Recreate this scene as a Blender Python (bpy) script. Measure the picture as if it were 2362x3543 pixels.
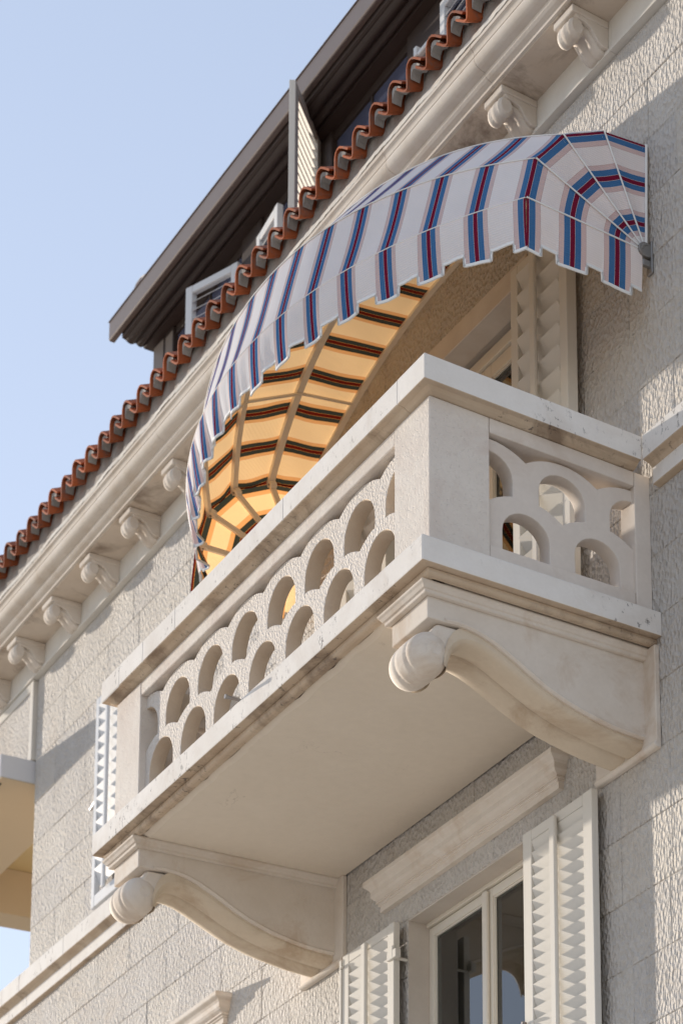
import bpy, bmesh, math, random
from math import sin, cos, pi, sqrt, radians, asin, atan2
from mathutils import Vector, Matrix

random.seed(7)
D = bpy.data
C = bpy.context.scene.collection
for o in list(D.objects):
    D.objects.remove(o)
scene = bpy.context.scene

# ------------------------------------------------------------------ camera
cam_data = D.cameras.new('camera')
cam = D.objects.new('camera', cam_data)
C.objects.link(cam)
scene.camera = cam
RW = ((0.7417, 0.6641, -0.0943), (-0.2042, 0.0897, -0.9748), (-0.6389, 0.7422, 0.2021))
_x = Vector(RW[0]).normalized()
_z = -Vector(RW[2]).normalized()
_y = _z.cross(_x).normalized()
_z = _x.cross(_y).normalized()
cam.matrix_world = Matrix(((_x.x, _y.x, _z.x, 9.2972), (_x.y, _y.y, _z.y, -5.3359), (_x.z, _y.z, _z.z, -5.7652), (0, 0, 0, 1)))
cam_data.sensor_fit = 'VERTICAL'
cam_data.sensor_height = 36.0
cam_data.sensor_width = 24.0
cam_data.lens = 80.82
cam_data.shift_x = -1.10216
cam_data.shift_y = 0.75423
cam_data.clip_start = 0.1
cam_data.clip_end = 3000
cam_data.dof.use_dof = True
cam_data.dof.focus_distance = 10.9
cam_data.dof.aperture_fstop = 3.4

# ------------------------------------------------------------------ light
LDIR = Vector((1.0, 0.165, -0.12)).normalized()          # direction the sunlight travels
SUN_EL = asin(-LDIR.z)
SUN_AZ = atan2(-LDIR.x, -LDIR.y)
world = D.worlds.new('World')
scene.world = world
world.use_nodes = True
wn = world.node_tree
wn.nodes.clear()
w_out = wn.nodes.new('ShaderNodeOutputWorld')
w_bg = wn.nodes.new('ShaderNodeBackground')
w_sky = wn.nodes.new('ShaderNodeTexSky')
w_sky.sky_type = 'NISHITA'
w_sky.sun_disc = False
w_sky.sun_elevation = SUN_EL
w_sky.sun_rotation = SUN_AZ
w_sky.air_density = 1.0
w_sky.dust_density = 0.05
w_sky.ozone_density = 1.4
w_bg.inputs['Strength'].default_value = 0.15
# the photograph's white balance on the daylight
w_wb = wn.nodes.new('ShaderNodeMix')
w_wb.data_type = 'RGBA'; w_wb.blend_type = 'MULTIPLY'
w_wb.inputs[0].default_value = 1.0
w_wb.inputs[7].default_value = (1.0, 0.955, 1.06, 1)
w_gm = wn.nodes.new('ShaderNodeGamma')
w_gm.inputs['Gamma'].default_value = 0.45
wn.links.new(w_sky.outputs[0], w_gm.inputs['Color'])
wn.links.new(w_gm.outputs[0], w_wb.inputs[6])
wn.links.new(w_wb.outputs[2], w_bg.inputs['Color'])
wn.links.new(w_bg.outputs[0], w_out.inputs['Surface'])

sun_data = D.lights.new('sun', 'SUN')
sun_data.energy = 2.0
sun_data.angle = radians(0.6)
sun_data.color = (1.0, 0.89, 0.76)
sun = D.objects.new('sun', sun_data)
C.objects.link(sun)
sun.rotation_euler = LDIR.to_track_quat('-Z', 'Y').to_euler()
sun.location = (-30, -6, 12)

scene.view_settings.view_transform = 'Standard'
scene.view_settings.look = 'None'
scene.view_settings.exposure = 1.92
scene.view_settings.gamma = 1.0
scene.cycles.max_bounces = 8
scene.cycles.diffuse_bounces = 5
scene.cycles.use_denoising = True

# ------------------------------------------------------------------ node helpers
def newmat(name):
    m = D.materials.new(name)
    m.use_nodes = True
    nt = m.node_tree
    nt.nodes.clear()
    out = nt.nodes.new('ShaderNodeOutputMaterial')
    b = nt.nodes.new('ShaderNodeBsdfPrincipled')
    nt.links.new(b.outputs[0], out.inputs['Surface'])
    return m, nt, b, out

class NT:
    """tiny helper around a node tree"""
    def __init__(s, nt):
        s.nt = nt
    def n(s, typ, **kw):
        nd = s.nt.nodes.new(typ)
        for k, v in kw.items():
            setattr(nd, k, v)
        return nd
    def l(s, a, b):
        s.nt.links.new(a, b)
    def coords(s, kind='obj'):
        g = s.n('ShaderNodeNewGeometry')
        return g.outputs['Position']
    def mapping(s, vec, scale):
        mp = s.n('ShaderNodeMapping')
        mp.inputs['Scale'].default_value = scale
        s.l(vec, mp.inputs['Vector'])
        return mp.outputs[0]
    def noise(s, vec, scale, detail=4, rough=0.55, dist=0.0):
        t = s.n('ShaderNodeTexNoise')
        t.inputs['Scale'].default_value = scale
        t.inputs['Detail'].default_value = detail
        t.inputs['Roughness'].default_value = rough
        t.inputs['Distortion'].default_value = dist
        s.l(vec, t.inputs['Vector'])
        return t.outputs['Fac']
    def voro(s, vec, scale, feature='F1', rnd=1.0):
        t = s.n('ShaderNodeTexVoronoi')
        t.feature = feature
        t.inputs['Scale'].default_value = scale
        t.inputs['Randomness'].default_value = rnd
        s.l(vec, t.inputs['Vector'])
        return t.outputs['Distance']
    def ramp(s, fac, stops, interp='LINEAR'):
        r = s.n('ShaderNodeValToRGB')
        r.color_ramp.interpolation = interp
        els = r.color_ramp.elements
        while len(els) > 1:
            els.remove(els[-1])
        els[0].position = stops[0][0]
        els[0].color = col(stops[0][1])
        for p, c in stops[1:]:
            e = els.new(p)
            e.color = col(c)
        s.l(fac, r.inputs['Fac'])
        return r.outputs['Color']
    def mix(s, fac, a, b, blend='MIX'):
        m = s.n('ShaderNodeMix', data_type='RGBA', blend_type=blend)
        for ix, v in ((0, fac), (6, a), (7, b)):
            sock = m.inputs[ix]
            if hasattr(v, 'links'):
                s.l(v, sock)
            elif isinstance(v, (int, float)):
                sock.default_value = v if ix == 0 else (v, v, v, 1)
            else:
                sock.default_value = col(v)
        return m.outputs[2]
    def math(s, op, a, b=None, c=None, clamp=False):
        m = s.n('ShaderNodeMath', operation=op)
        m.use_clamp = clamp
        for i, v in enumerate((a, b, c)):
            if v is None:
                continue
            if hasattr(v, 'links'):
                s.l(v, m.inputs[i])
            else:
                m.inputs[i].default_value = v
        return m.outputs[0]
    def bump(s, height, strength, dist, normal=None):
        b = s.n('ShaderNodeBump')
        b.inputs['Strength'].default_value = strength
        b.inputs['Distance'].default_value = dist
        s.l(height, b.inputs['Height'])
        if normal is not None:
            s.l(normal, b.inputs['Normal'])
        return b.outputs[0]

def col(c):
    if isinstance(c, (int, float)):
        return (c, c, c, 1)
    return (c[0], c[1], c[2], 1) if len(c) == 3 else c

# ------------------------------------------------------------------ materials
def stone(name, base, dark, stain=None, grain=60, bump=0.35, bdist=0.004, specks=0.0, stain_amt=0.0, streak=False, rough=0.85, var=0.0, pits=False):
    m, nt, b, out = newmat(name)
    t = NT(nt)
    pos = t.coords()
    n1 = t.noise(pos, 3.1, 6, 0.6)
    n2 = t.noise(pos, grain, 4, 0.6)
    c = t.mix(t.ramp(n1, [(0.35, 0.0), (0.68, 1.0)]), base, dark)
    c = t.mix(t.math('MULTIPLY', n2, 0.35), c, [x * 0.72 for x in base])
    if var:
        oi = t.n('ShaderNodeObjectInfo')
        rr = t.ramp(oi.outputs['Random'], [(0.0, 1 - var), (1.0, 1 + var * 0.4)])
        c = t.mix(1.0, c, rr, 'MULTIPLY')
    if stain_amt:
        mp = t.mapping(pos, (1.0, 1.0, 0.35) if streak else (1, 1, 1))
        ns = t.noise(mp, 4.5 if streak else 2.4, 7, 0.68, 0.6)
        f = t.ramp(ns, [(0.50, 0.0), (0.66, 1.0)])
        f = t.math('MULTIPLY', f, stain_amt)
        c = t.mix(f, c, stain)
    if specks:
        # black lichen, clustered
        big = t.ramp(t.noise(pos, 2.6, 3, 0.5), [(0.46, 0.0), (0.60, 1.0)])
        sm = t.ramp(t.noise(t.mapping(pos, (1, 1, 0.6)), 30, 5, 0.75), [(0.575, 0.0), (0.63, 1.0)])
        f = t.math('MULTIPLY', t.math('MULTIPLY', big, sm), specks)
        c = t.mix(f, c, (0.06, 0.05, 0.05))
    nt.links.new(c, b.inputs['Base Color'])
    b.inputs['Roughness'].default_value = rough
    b.inputs['Specular IOR Level'].default_value = 0.25
    h = t.math('ADD', t.math('MULTIPLY', n2, 0.6), t.math('MULTIPLY', t.noise(pos, grain * 0.33, 3), 0.6))
    if pits:
        v = t.ramp(t.noise(pos, 75, 2, 0.5), [(0.30, 0.0), (0.42, 1.0)])
        h = t.math('ADD', h, t.math('MULTIPLY', v, 0.6))
    nrm = t.bump(h, bump, bdist)
    nt.links.new(nrm, b.inputs['Normal'])
    return m

def rough_stone(name, base, dark, scale=26, bdist=0.03, strength=1.0, var=0.1, stain=None):
    """bush-hammered ashlar: elongated chisel lumps with deep pits"""
    m, nt, b, out = newmat(name)
    t = NT(nt)
    pos = t.coords()
    warp = t.n('ShaderNodeTexNoise')
    warp.inputs['Scale'].default_value = 9
    warp.inputs['Detail'].default_value = 2
    t.l(pos, warp.inputs['Vector'])
    vm = t.n('ShaderNodeVectorMath', operation='MULTIPLY_ADD')
    t.l(warp.outputs['Color'], vm.inputs[0])
    vm.inputs[1].default_value = (0.02, 0.02, 0.02)
    t.l(pos, vm.inputs[2])
    wp = vm.outputs[0]
    st = t.mapping(wp, (1.0, 1.0, 0.70))
    v1 = t.voro(st, scale, 'F1')
    n1 = t.noise(st, scale * 1.3, 3, 0.55)
    n2 = t.noise(pos, scale * 4.5, 3, 0.6)
    h = t.math('ADD', t.math('MULTIPLY', v1, 0.95), t.math('MULTIPLY', n1, 0.45))
    h = t.math('ADD', h, t.math('MULTIPLY', n2, 0.26))
    big = t.noise(pos, 2.3, 5, 0.6)
    c = t.mix(t.ramp(big, [(0.33, 0.0), (0.7, 1.0)]), base, dark)
    pit = t.ramp(n2, [(0.30, 1.0), (0.46, 0.0)])
    c = t.mix(t.math('MULTIPLY', pit, 0.22), c, [x * 0.55 for x in dark])
    oi = t.n('ShaderNodeObjectInfo')
    rr = t.ramp(oi.outputs['Random'], [(0.0, (1 - var, 1 - var, 1 - var * 0.8)), (1.0, (1.03, 1.02, 1.0))])
    c = t.mix(1.0, c, rr, 'MULTIPLY')
    if stain:
        f = t.ramp(t.noise(pos, 1.3, 6, 0.7), [(0.56, 0.0), (0.72, 0.55)])
        c = t.mix(f, c, stain)
    nt.links.new(c, b.inputs['Base Color'])
    b.inputs['Roughness'].default_value = 0.9
    b.inputs['Specular IOR Level'].default_value = 0.2
    nrm = t.bump(h, strength, bdist)
    nt.links.new(nrm, b.inputs['Normal'])
    return m

def plain(name, base, rough=0.5, noise_amt=0.12, bump=0.1, grain=30, metallic=0.0, spec=0.4, var=0.0, dirt=None, dirt_amt=0.0):
    m, nt, b, out = newmat(name)
    t = NT(nt)
    pos = t.coords()
    n1 = t.noise(pos, 5.0, 6, 0.65)
    c = t.mix(t.math('MULTIPLY', n1, noise_amt * 2), base, [x * 0.6 for x in base])
    if var:
        oi = t.n('ShaderNodeObjectInfo')
        rr = t.ramp(oi.outputs['Random'], [(0.0, 1 - var), (1.0, 1 + var * 0.3)])
        c = t.mix(1.0, c, rr, 'MULTIPLY')
    if dirt_amt:
        f = t.ramp(t.noise(pos, 11, 6, 0.7), [(0.50, 0.0), (0.68, dirt_amt)])
        c = t.mix(f, c, dirt)
    nt.links.new(c, b.inputs['Base Color'])
    b.inputs['Roughness'].default_value = rough
    b.inputs['Metallic'].default_value = metallic
    b.inputs['Specular IOR Level'].default_value = spec
    nrm = t.bump(t.noise(pos, grain, 4, 0.6), bump, 0.004)
    nt.links.new(nrm, b.inputs['Normal'])
    return m

def glass(name, tint=(0.05, 0.05, 0.045), refl=0.5, rough=0.02, wav=0.02):
    m, nt, b, out = newmat(name)
    t = NT(nt)
    nt.nodes.remove(b)
    gl = t.n('ShaderNodeBsdfGlossy')
    gl.inputs['Roughness'].default_value = rough
    gl.inputs['Color'].default_value = (0.9, 0.93, 0.95, 1)
    tr = t.n('ShaderNodeBsdfTransparent')
    tr.inputs['Color'].default_value = (0.75, 0.78, 0.76, 1)
    fr = t.n('ShaderNodeFresnel')
    fr.inputs['IOR'].default_value = 1.9
    f = t.math('MULTIPLY', fr.outputs[0], refl, clamp=True)
    mx = t.n('ShaderNodeMixShader')
    t.l(f, mx.inputs[0])
    t.l(tr.outputs[0], mx.inputs[1])
    t.l(gl.outputs[0], mx.inputs[2])
    t.l(mx.outputs[0], out.inputs['Surface'])
    return m

def fabric(name):
    m, nt, b, out = newmat(name)
    t = NT(nt)
    uv = t.n('ShaderNodeUVMap')
    uv.uv_map = 'stripe'
    sep = t.n('ShaderNodeSeparateXYZ')
    t.l(uv.outputs[0], sep.inputs[0])
    u = sep.outputs[0]
    per = sep.outputs[1]
    fr = t.math('SUBTRACT', t.math('FRACT', t.math('ADD', u, 0.5)), 0.5)
    d = t.math('MULTIPLY', t.math('ABSOLUTE', fr), per)          # metres from the stripe's centre
    dd = t.math('MULTIPLY', d, 5.0)
    R, BL, PK, W = (0.22, 0.018, 0.055), (0.075, 0.215, 0.46), (0.68, 0.59, 0.62), (0.86, 0.89, 0.94)
    front = t.ramp(dd, [(0.0, R), (0.0575, (0.7, 0.68, 0.72)), (0.066, BL), (0.212, (0.72, 0.70, 0.74)), (0.222, PK), (0.335, (0.42, 0.33, 0.35)), (0.342, W)], 'CONSTANT')
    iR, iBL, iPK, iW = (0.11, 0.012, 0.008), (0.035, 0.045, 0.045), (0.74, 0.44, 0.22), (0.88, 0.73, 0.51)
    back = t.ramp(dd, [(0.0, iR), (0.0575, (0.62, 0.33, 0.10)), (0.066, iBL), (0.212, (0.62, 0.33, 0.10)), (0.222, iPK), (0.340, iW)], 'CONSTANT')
    pos = t.coords()
    # horizontal weave ribs
    wv = t.n('ShaderNodeTexWave')
    wv.bands_direction = 'Z'
    wv.inputs['Scale'].default_value = 26
    wv.inputs['Distortion'].default_value = 0.6
    t.l(pos, wv.inputs['Vector'])
    rib = t.ramp(wv.outputs['Fac'], [(0.0, 0.93), (1.0, 1.0)])
    mott = t.ramp(t.noise(pos, 6, 5, 0.6), [(0.3, 0.94), (0.7, 1.0)])
    front = t.mix(1.0, front, rib, 'MULTIPLY')
    front = t.mix(1.0, front, mott, 'MULTIPLY')
    df = t.n('ShaderNodeBsdfDiffuse')
    tl = t.n('ShaderNodeBsdfTranslucent')
    geo = t.n('ShaderNodeNewGeometry')
    # inner face painted with the warm glow of light coming through the cloth
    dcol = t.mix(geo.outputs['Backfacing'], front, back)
    t.l(dcol, df.inputs['Color'])
    t.l(back, tl.inputs['Color'])
    h = t.math('ADD', t.math('MULTIPLY', wv.outputs['Fac'], 0.15), t.noise(pos, 3.5, 3, 0.5))
    nrm = t.bump(h, 0.35, 0.02)
    t.l(nrm, df.inputs['Normal'])
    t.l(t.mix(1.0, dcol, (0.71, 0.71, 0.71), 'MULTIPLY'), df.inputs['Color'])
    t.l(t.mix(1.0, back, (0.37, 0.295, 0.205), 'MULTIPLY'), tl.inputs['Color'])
    mx = t.n('ShaderNodeAddShader')
    t.l(df.outputs[0], mx.inputs[0])
    t.l(tl.outputs[0], mx.inputs[1])
    t.l(mx.outputs[0], out.inputs['Surface'])
    return m

LIME, LIME_D = (0.70, 0.65, 0.59), (0.61, 0.55, 0.49)
BROWN = (0.30, 0.19, 0.10)
M = {}
M['rail'] = stone('limestone_rail', (0.80, 0.77, 0.73), (0.72, 0.68, 0.63), stain=(0.46, 0.38, 0.31), grain=70, specks=0.75, stain_amt=0.25, bump=0.35, bdist=0.004)
M['stone'] = stone('limestone_smooth', LIME, LIME_D, stain=(0.50, 0.38, 0.27), grain=55, stain_amt=0.3, bump=0.3, bdist=0.004, specks=0.12)
M['post'] = stone('limestone_post', (0.73, 0.675, 0.61), (0.65, 0.58, 0.515), stain=(0.56, 0.46, 0.40), grain=55, stain_amt=0.5, bump=0.5, bdist=0.006, pits=True)
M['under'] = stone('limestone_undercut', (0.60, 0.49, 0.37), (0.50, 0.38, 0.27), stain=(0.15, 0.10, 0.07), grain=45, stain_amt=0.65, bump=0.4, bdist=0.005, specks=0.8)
M['bracket'] = stone('limestone_bracket', (0.73, 0.665, 0.59), (0.65, 0.575, 0.49), stain=(0.45, 0.31, 0.19), grain=50, stain_amt=0.45, bump=0.3, bdist=0.004, specks=0.06)
M['ribbon'] = stone('limestone_ribbon', (0.68, 0.585, 0.46), (0.60, 0.50, 0.38), stain=(0.33, 0.21, 0.12), grain=50, stain_amt=0.5, bump=0.3, bdist=0.004)
M['lattice'] = rough_stone('limestone_pecked', (0.72, 0.67, 0.62), (0.65, 0.60, 0.55), scale=85, bdist=0.012, strength=0.9, var=0.0)
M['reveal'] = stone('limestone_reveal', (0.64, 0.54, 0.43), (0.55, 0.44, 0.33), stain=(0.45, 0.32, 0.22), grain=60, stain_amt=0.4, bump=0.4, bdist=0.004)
M['lattice_side'] = stone('limestone_lattice', (0.73, 0.665, 0.60), (0.65, 0.58, 0.515), stain=(0.52, 0.42, 0.34), grain=50, stain_amt=0.4, bump=0.35, bdist=0.004)
M['ashlar'] = rough_stone('ashlar', (0.65, 0.62, 0.58), (0.57, 0.535, 0.49), scale=44, bdist=0.026, strength=1.0, var=0.06, stain=(0.60, 0.52, 0.44))
M['mortar'] = stone('mortar', (0.62, 0.56, 0.49), (0.52, 0.46, 0.40), grain=80, bump=0.4)
M['frieze'] = stone('frieze_stone', (0.70, 0.67, 0.61), (0.64, 0.60, 0.54), stain=(0.55, 0.47, 0.38), stain_amt=0.3, grain=60, bump=0.2)
M['cornice'] = stone('cornice_stone', (0.68, 0.62, 0.55), (0.60, 0.53, 0.45), stain=(0.50, 0.40, 0.30), stain_amt=0.45, grain=60, bump=0.3)
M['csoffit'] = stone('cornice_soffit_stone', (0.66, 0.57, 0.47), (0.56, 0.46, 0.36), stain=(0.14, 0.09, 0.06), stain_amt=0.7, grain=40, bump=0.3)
def add_cracks(m):
    nt = m.node_tree; t = NT(nt)
    b = [n for n in nt.nodes if n.type == 'BSDF_PRINCIPLED'][0]
    src = b.inputs['Base Color'].links[0].from_socket
    pos = t.coords()
    n = t.noise(t.mapping(pos, (1, 1.6, 1)), 1.1, 6, 0.6, 0.4)
    c1 = t.ramp(t.math('ABSOLUTE', t.math('SUBTRACT', n, 0.52)), [(0.0, 1.0), (0.0028, 0.0)])
    mask = t.ramp(t.noise(pos, 1.7, 2), [(0.54, 0.0), (0.64, 0.30)])
    f = t.math('MULTIPLY', c1, mask)
    st = t.ramp(t.noise(pos, 0.9, 4, 0.6), [(0.45, 0.0), (0.75, 0.22)])
    c = t.mix(st, src, (0.60, 0.50, 0.38))
    c = t.mix(f, c, (0.25, 0.19, 0.14))
    nt.links.new(c, b.inputs['Base Color'])
M['plaster'] = stone('soffit_plaster', (0.78, 0.70, 0.59), (0.75, 0.67, 0.56), grain=25, bump=0.12, bdist=0.002)
add_cracks(M['plaster'])
M['bed'] = stone('mortar_bed', (0.36, 0.33, 0.30), (0.28, 0.25, 0.22), stain=(0.16, 0.13, 0.11), stain_amt=0.6, grain=30, bump=0.9, bdist=0.012)
M['bedlight'] = stone('mortar_lump', (0.38, 0.36, 0.33), (0.17, 0.155, 0.14), grain=40, bump=0.9, bdist=0.01)
M['tile'] = plain('terracotta', (0.46, 0.125, 0.045), rough=0.75, noise_amt=0.3, bump=0.35, grain=40, spec=0.2, var=0.35, dirt=(0.16, 0.12, 0.10), dirt_amt=0.75)
M['paint'] = plain('cream_paint', (0.68, 0.65, 0.59), rough=0.75, noise_amt=0.03, bump=0.05, grain=14, spec=0.15)
M['frame'] = plain('window_paint', (0.70, 0.65, 0.56), rough=0.38, noise_amt=0.03, bump=0.04, grain=12, spec=0.45)
M['whitepaint'] = plain('white_paint', (0.64, 0.65, 0.66), rough=0.5, noise_amt=0.04, bump=0.05)
M['beam'] = plain('pale_render', (0.62, 0.62, 0.63), rough=0.8, noise_amt=0.05, bump=0.1, spec=0.1)
M['yellow'] = plain('bounce_tinted_render', (0.66, 0.50, 0.26), rough=0.9, noise_amt=0.05, bump=0.1, spec=0.1)  # yellow of sunlight bouncing into the loggia, put into the ceiling colour
M['tan'] = plain('tan_render', (0.58, 0.46, 0.31), rough=0.9, noise_amt=0.05, bump=0.1, spec=0.1)
M['wood'] = plain('dark_wood', (0.052, 0.036, 0.030), rough=0.55, noise_amt=0.3, bump=0.3, grain=9, spec=0.3)
M['gutter'] = plain('gutter_metal', (0.17, 0.135, 0.12), rough=0.5, noise_amt=0.2, bump=0.1, grain=6, spec=0.4, metallic=0.2)
M['steel'] = plain('galvanised_steel', (0.33, 0.32, 0.31), rough=0.45, noise_amt=0.3, bump=0.2, metallic=0.7, dirt=(0.22, 0.10, 0.05), dirt_amt=0.5)
M['alu'] = plain('white_aluminium', (0.74, 0.74, 0.73), rough=0.4, noise_amt=0.05, bump=0.03)
M['bar'] = plain('beige_bar', (0.86, 0.79, 0.68), rough=0.5, noise_amt=0.08, bump=0.05)
M['cord'] = plain('white_cord', (0.78, 0.78, 0.77), rough=0.7, noise_amt=0.03, bump=0.05)
M['glass'] = glass('window_glass', refl=1.0)
M['atticglass'] = plain('attic_glass', (0.085, 0.095, 0.15), rough=0.12, noise_amt=0.1, bump=0.02, grain=2, spec=0.8)  # bluish sky reflection painted into the pane's base colour
M['room'] = plain('dim_room', (0.70, 0.62, 0.52), rough=0.9)
M['fabric'] = fabric('striped_canvas')
M['ground'] = stone('paving', (0.74, 0.65, 0.54), (0.70, 0.61, 0.50), grain=8, bump=0.2)
M['plain_wall'] = stone('lower_wall_stone', LIME, LIME_D, grain=20, bump=0.6, bdist=0.02)

# ------------------------------------------------------------------ object helpers
class MB:
    def __init__(s):
        s.v = []; s.f = []
    def add(s, vs, fs):
        k = len(s.v)
        s.v += [tuple(p) for p in vs]
        s.f += [tuple(i + k for i in f) for f in fs]
        return s
    def box(s, x0, x1, y0, y1, z0, z1):
        if x0 > x1: x0, x1 = x1, x0
        if y0 > y1: y0, y1 = y1, y0
        if z0 > z1: z0, z1 = z1, z0
        return s.add([(x0, y0, z0), (x1, y0, z0), (x1, y1, z0), (x0, y1, z0), (x0, y0, z1), (x1, y0, z1), (x1, y1, z1), (x0, y1, z1)],
                     [(0, 3, 2, 1), (4, 5, 6, 7), (0, 1, 5, 4), (1, 2, 6, 5), (2, 3, 7, 6), (3, 0, 4, 7)])
    def prism_x(s, poly, x0, x1):
        """poly of (y, z) swept along x"""
        a = sum(poly[i][0] * poly[(i + 1) % len(poly)][1] - poly[(i + 1) % len(poly)][0] * poly[i][1] for i in range(len(poly)))
        if a < 0:
            poly = poly[::-1]
        if x0 > x1: x0, x1 = x1, x0
        n = len(poly)
        vs = [(x0, y, z) for y, z in poly] + [(x1, y, z) for y, z in poly]
        fs = [tuple(range(n - 1, -1, -1)), tuple(range(n, 2 * n))]
        fs += [(i, (i + 1) % n, n + (i + 1) % n, n + i) for i in range(n)]
        return s.add(vs, fs)
    def prism_y(s, poly, y0, y1):
        """poly of (x, z) swept along y"""
        k = len(s.v)
        s.prism_x([(x, z) for x, z in poly], y0, y1)
        for i in range(k, len(s.v)):
            a, b_, c = s.v[i]
            s.v[i] = (b_, a, c)
        nf = 2 + len(poly)
        for i in range(len(s.f) - nf, len(s.f)):
            s.f[i] = s.f[i][::-1]
        return s
    def tube(s, p0, p1, r, n=8, r1=None):
        p0 = Vector(p0); p1 = Vector(p1)
        d = (p1 - p0).normalized()
        a = d.orthogonal().normalized(); b_ = d.cross(a)
        r1 = r if r1 is None else r1
        vs = [p0 + (a * cos(2 * pi * i / n) + b_ * sin(2 * pi * i / n)) * r for i in range(n)]
        vs += [p1 + (a * cos(2 * pi * i / n) + b_ * sin(2 * pi * i / n)) * r1 for i in range(n)]
        fs = [(i, (i + 1) % n, n + (i + 1) % n, n + i) for i in range(n)]
        fs += [tuple(range(n - 1, -1, -1)), tuple(range(n, 2 * n))]
        return s.add(vs, fs)
    def grid(s, rows, close=False):
        nr, nc = len(rows), len(rows[0])
        vs = [p for r in rows for p in r]
        fs = []
        for i in range(nr - 1):
            for j in range(nc - 1):
                fs.append((i * nc + j, i * nc + j + 1, (i + 1) * nc + j + 1, (i + 1) * nc + j))
        return s.add(vs, fs)

def mesh_obj(name, mb, mat, parent=None, bevel=0.0, smooth=False, seg=1, label=None, kind=None, origin=None, fixn=False):
    if isinstance(mb, MB):
        me = D.meshes.new(name)
        off = Vector(origin) if origin is not None else (Vector(parent['_org']) if parent is not None and '_org' in parent else Vector((0, 0, 0)))
        me.from_pydata([tuple(Vector(p) - off) for p in mb.v], [], mb.f)
        me.update()
        if fixn:
            bm = bmesh.new(); bm.from_mesh(me)
            bmesh.ops.recalc_face_normals(bm, faces=bm.faces)
            bm.to_mesh(me); bm.free()
    else:
        me = mb
        off = Vector(origin) if origin is not None else Vector((0, 0, 0))
    if mat is not None and len(me.materials) == 0:
        me.materials.append(M[mat])
    o = D.objects.new(name, me)
    C.objects.link(o)
    if parent is not None:
        o.parent = parent
        if origin is not None:
            po = Vector(parent['_org']) if '_org' in parent else Vector((0, 0, 0))
            o.location = off - po
    else:
        o.location = off
    o['_org'] = tuple(off)
    if smooth:
        me.polygons.foreach_set('use_smooth', [True] * len(me.polygons))
        me.update()
    if bevel:
        md = o.modifiers.new('bevel', 'BEVEL')
        md.width = bevel; md.segments = seg; md.limit_method = 'ANGLE'; md.angle_limit = radians(35)
        md.harden_normals = False
    if label: o['label'] = label
    if kind: o['kind'] = kind
    return o

def thing(name, label, cat, loc, group=None):
    o = D.objects.new(name, None)
    o.empty_display_size = 0.1
    C.objects.link(o)
    o.location = loc
    o['_org'] = tuple(loc)
    o['label'] = label; o['category'] = cat
    if group: o['group'] = group
    return o

def tag(o, label, cat, group=None):
    o['label'] = label; o['category'] = cat
    if group: o['group'] = group
    return o

def dup(root, delta, label, group=None):
    """copy of a thing with its parts and sub-parts"""
    def rec(o, par):
        c = o.copy(); C.objects.link(c)
        if par is not None: c.parent = par
        for ch in o.children: rec(ch, c)
        return c
    r = rec(root, None)
    r.location = Vector(root.location) + Vector(delta)
    r['label'] = label
    if group: r['group'] = group
    return r

# ================================================================== GROUND
GZ = -7.42
g = MB().add([(-400, -400, GZ), (400, -400, GZ), (400, 400, GZ), (-400, 400, GZ)], [(0, 1, 2, 3)])
o = mesh_obj('ground', g, 'ground', kind='structure')
o['label'] = 'pale paved ground below the building'

# ================================================================== WALL
wall = thing('stone_wall', 'pale bush hammered ashlar facade wall behind the balcony', 'wall', (-4.0, 0.0, GZ))
# openings: (x0, x1, z0, z1)
OPEN = [(-2.73, -1.345, -3.0, -0.70), (-2.73, -1.375, 0.0, 2.50), (-6.93, -5.60, 0.90, 2.52)]
zs = [-2.70, -2.37, -2.035, -1.70, -1.365, -1.024, -0.69, -0.355, -0.02, 0.315, 0.65, 0.935, 1.258, 1.597, 1.93, 2.262, 2.603, 2.945, 3.275]
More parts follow.
